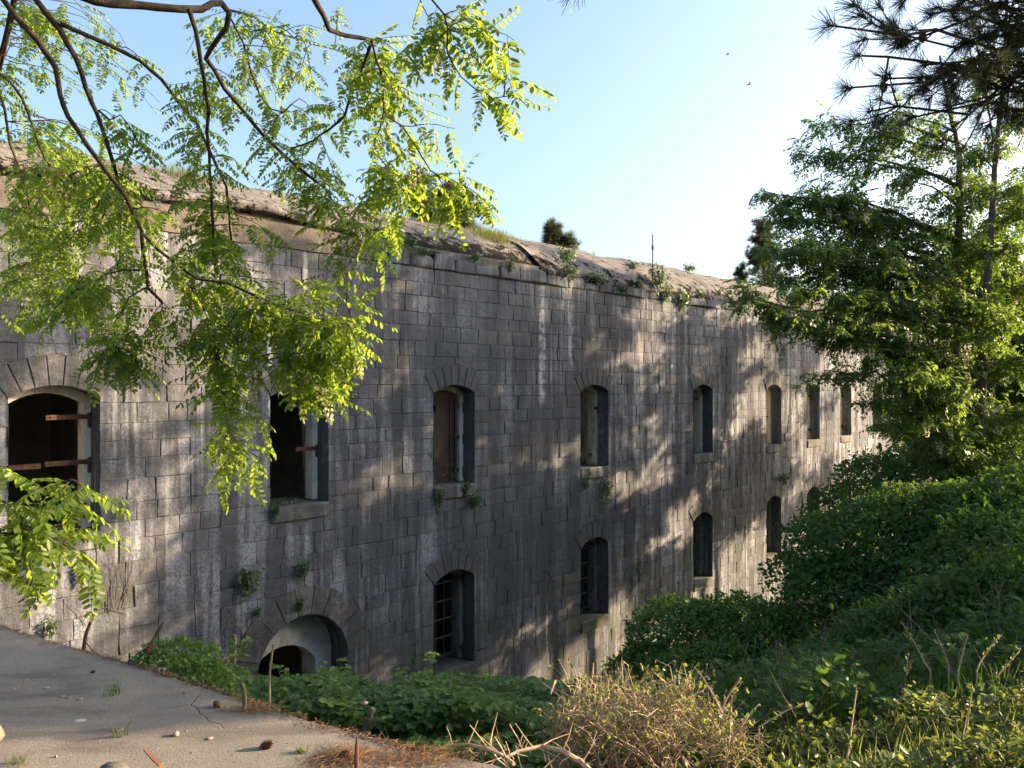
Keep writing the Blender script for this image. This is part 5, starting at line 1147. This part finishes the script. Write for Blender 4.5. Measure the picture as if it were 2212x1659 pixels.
WP = [(530, 1245, 21, 27, 'bushy green plant rooted in the wall right of the sunlit stones', 0.075), (645, 1222, 19, 19, 'green tuft on the wall above the arched recess beside a broken stone', 0.06), (85, 1250, 20, 20, 'dark green tuft on the shaded wall under the leftmost window', 0.06), (640, 1303, 8, 9, 'small sprig on the arch stones above the recess', 0.05), (550, 1318, 8, 8, 'yellowish sprig low on the sunlit wall left of the recess', 0.04),
 (1215, 548, 22, 18, 'thick ivy clump hanging at the broken roof joint', 0.07), (1222, 585, 16, 18, 'ivy tail on the coping below the roof joint', 0.06), (1283, 597, 24, 10, 'flat green cushion on the coping right of the roof joint', 0.06), (1357, 572, 13, 12, 'small ivy patch on the roof slope', 0.06), (1413, 592, 20, 26, 'large ivy clump hanging over the coping below the thin pole', 0.08), (1432, 630, 10, 18, 'ivy tail trailing down the wall below the large clump', 0.07), (1468, 642, 14, 20, 'ivy bunch hanging from the coping right of the large clump', 0.08), (1508, 632, 14, 9, 'ivy bunch on the coping near the locust limb', 0.07), (1372, 610, 8, 7, 'little fern in the coping joint', 0.06), (1480, 578, 13, 9, 'green tuft on the roof edge right of the thin pole', 0.07), (1340, 622, 12, 8, 'small plant below the coping in the sunlit patch', 0.05),
 (882, 522, 9, 10, 'little tuft on the mossy roof slope at left', 0.05), (905, 540, 26, 7, 'low green strip along the roof edge above the shuttered window', 0.05), (1020, 555, 8, 8, 'sprig in the moss at the roof edge', 0.05), (1095, 570, 9, 14, 'fern in the dark moss near the roof joint', 0.05),
 (942, 1068, 10, 22, 'green plant hanging from the left end of the shuttered window sill', 0.055), (1018, 1078, 12, 17, 'leafy tail hanging right of the shuttered window sill', 0.055), (1000, 1050, 9, 16, 'vine falling over the middle of the shuttered window sill', 0.04), (1258, 1042, 6, 13, 'small bright plant at the left end of the fourth sill', 0.055), (1303, 1050, 13, 34, 'long leafy vine hanging below the fourth window sill', 0.05), (1374, 1225, 4, 42, 'thin ivy string on the dark wall between lower windows', 0.045), (1688, 1028, 12, 11, 'bright green bush high on the wall below the sixth window', 0.09), (590, 1100, 7, 14, 'plant hanging from the left end of the second window sill', 0.045),
 (172, 1235, 5, 26, 'thin ivy string low on the wall under the leftmost window', 0.035), (105, 1352, 9, 28, 'ivy climbing from behind the slab at the far left', 0.035)]
for a in WP: wall_plant(*a)
for (px, dy, w, lab) in ((625, 0.12, 14, 'pair of green tufts growing on the second window sill'), (1292, 0.2, 8, 'dark leafy plant on the fourth window sill'), (985, 0.22, 10, 'plant creeping up inside the shuttered window')):
    s, Y = wall_s(px); z = E - 2.07; root_n = 'sill_plant'; c = W3(s, dy, z); root = empty(root_n, c); tag(root, lab, 'sill plant'); n = 90
    pos = np.array([tuple(W3(s + rng.normal(0, 0.15), dy + rng.uniform(-0.08, 0.08), z + abs(rng.normal(0, 0.06 if px != 985 else 0.25)))) for _ in range(n)])
    V, Q, C = scatter(leaflet_T(1, 0.6, 0.12), pos, rng.normal(0, 1, (n, 3)), rng.normal(0, 0.4, (n, 3)) + [0.3, -0.5, 1], 0.04 * rng.uniform(0.6, 1.2, n)); link('leaves', mesh_np('leaves', V, Q, C), M_IVYLEAF, root)
# bare vine roots
for k, (px, py, lab) in enumerate(((255, 1240, 'bare pale vine roots fanning over the wall right of the leftmost window'), (530, 1330, 'bare dark vine stems hanging below the bushy wall plant'))):
    mm = MB(); s, z = wall_pt(px, py)
    for j in range(16):
        p = W3(s + random.gauss(0, 0.18), -0.045, z - 0.5 + random.gauss(0, 0.15)); pts = [p]; d = random.gauss(0, 0.35)
        for q in range(7):
            o = W3(0, 0, 0); d += random.gauss(0, 0.25); pts.append(pts[-1] + wd * (0.09 * math.sin(d)) + Vector((0, 0, 0.13 * math.cos(d) * (1 if k == 0 else random.choice((1, 0.7))))))
        mm.tube(pts, [0.005 * (1 - 0.1 * i) for i in range(8)], 4, False)
    tag(mm.build('bare_vine', M_STAKE), lab, 'vine')
# grass along the crown of the roof
n = 9000; ss = rng.uniform(0, 34, n); yy = 1.6 + np.abs(rng.normal(0, 0.7, n)); cl_ = np.array([noise.noise(Vector((s * 0.7, y, 0))) for s, y in zip(ss, yy)]); k = cl_ > -0.12 ; ss, yy = ss[k], yy[k]
pr = lerp_prof(1.0); zz = E + np.interp(yy, [p[0] for p in pr[2:]], [p[1] for p in pr[2:]]) - 0.02
pts = np.stack([P0.x + wd.x * ss - wnrm.x * yy, P0.y + wd.y * ss - wnrm.y * yy, zz], 1); blades('roof_grass', pts, 0.15, 0.003, M_GRASS, 'thin grass growing along the top of the fort roof', 'grass', None, 'stuff', 0.4)
def grass_clump(px, py, Yk, n, h, lab, r=0.25):
    s, Y = wall_s(px); s += Yk; yk = 1.15; c = W3(s, yk, E + 3.40); sl = rng.normal(0, r, n); yl = rng.normal(0, 0.22, n)
    pts = np.array([tuple(W3(s + a, yk + b_, E + 3.42 + 0.36 * b_)) for a, b_ in zip(sl, yl)]); blades('roof_grass_clump', pts, h, 0.004, M_GRASS, lab, 'grass clump', None, 'stuff', 0.5)
grass_clump(1140, 505, 0.1, 600, 0.28, 'thick grass clump in the notch at the broken roof joint'); grass_clump(1085, 490, 0.6, 350, 0.2, 'grass clump on the roof crest left of the broken joint', 0.4); grass_clump(450, 370, 0.2, 350, 0.30, 'lime grass clump on the roof crest behind the locust twigs', 0.2)
# trees that show over the roof
def far_pine(px, py_top, py_base, Y, w, label, seed, mat=M_NEED2, n=220, low=0.35):
    random.seed(seed); top_ = P(px, py_top, Y); b = Vector((top_.x, top_.y, gz(top_.x, top_.y))); b.z = P(px, py_base, Y).z - 1.4; root = empty('pine_tree', b); tag(root, label, 'tree', 'pines behind the fort roof')
    mm = MB(); mm.tube([b, b.lerp(top_, 0.5) + Vector((0.05, 0, 0)), top_], [0.10, 0.06, 0.015], 7); mm.build('trunk', M_PBARK, root)
    L = []; lm = MB(); H_ = top_.z - b.z
    for k in range(n // 6):
        t = random.uniform(low, 0.98); a = b.lerp(top_, t); an = random.uniform(0, 6.28); r = w * (1.1 - 0.75 * t) * random.uniform(0.5, 1.1); e = a + Vector((math.cos(an) * r, math.sin(an) * r, 0.25 * r)); pth = bez(a, e, -0.03, 4, 0.06, k); lm.tube(pth, [0.02, 0.015, 0.01, 0.006], 4, False)
        for j in range(6): q = pth[1].lerp(pth[3], random.random()); L.append((q + Vector((random.gauss(0, 0.08), random.gauss(0, 0.08), random.gauss(0.03, 0.08))), (e - a).normalized() + Vector((random.gauss(0, 0.5), random.gauss(0, 0.5), 0.5)), Vector((0, 0.2, 1)), random.uniform(0.14, 0.24), j, random.random()))
    lm.build('limbs', M_PBARK, root); scatter_var(TUFT, L, 'needles', mat, root)
far_pine(905, 370, 470, 22.0, 0.75, 'dead-looking brownish pine behind the roof, the tallest of the group', 5, M_NEED2, 230)
far_pine(960, 400, 478, 22.5, 0.8, 'brownish pine behind the roof just right of the tallest', 6, M_NEED2, 220)
far_pine(1005, 428, 482, 22.8, 0.6, 'lowest brownish pine behind the roof, right of its group', 8, M_NEED2, 170)
far_pine(1195, 486, 525, 25.5, 0.46, 'small dark pine standing alone behind the roof joint', 9, M_NEED, 260)
far_pine(1228, 505, 530, 25.6, 0.32, 'tiny dark pine at the right foot of the lone small pine', 10, M_NEED, 130)
far_pine(1648, 478, 600, 38.0, 1.15, 'dark narrow cypress-like pine behind the roof end beside the locust crown', 11, M_NEED, 900, 0.12)
far_pine(1600, 575, 605, 38.0, 0.5, 'dark treetop just showing over the far roof edge', 12, M_NEED, 140)
# two birds far off in the sky
for (px, py, sc, lab) in ((1572, 118, 0.10, 'tiny bird speck in the sky, upper of two'), (1618, 183, 0.12, 'tiny bird speck in the sky, lower of two')):
    c = P(px, py, 30); r = empty('bird', c); tag(r, lab, 'bird', 'birds in the sky'); mm = MB()
    mm.tube([c + Vector((-sc * 0.9, 0, -0.02)), c + Vector((-sc * 0.4, 0, 0)), c + Vector((sc * 0.2, 0, 0.02)), c + Vector((sc * 0.6, 0, 0.03))], [0.004, sc * 0.16, sc * 0.18, 0.01], 6); mm.build('body', M_DARKROCK, r)
    for sd in (-1, 1):
        mm = MB(); mm.add([c + Vector((sc * 0.25, 0, 0.03)), c + Vector((-sc * 0.15, 0, 0.03)), c + Vector((-sc * 0.3, sd * sc, sc * 0.5)), c + Vector((0, sd * sc * 0.9, sc * 0.5))], [(0, 1, 2, 3)]); mm.build('wing', M_DARKROCK, r)
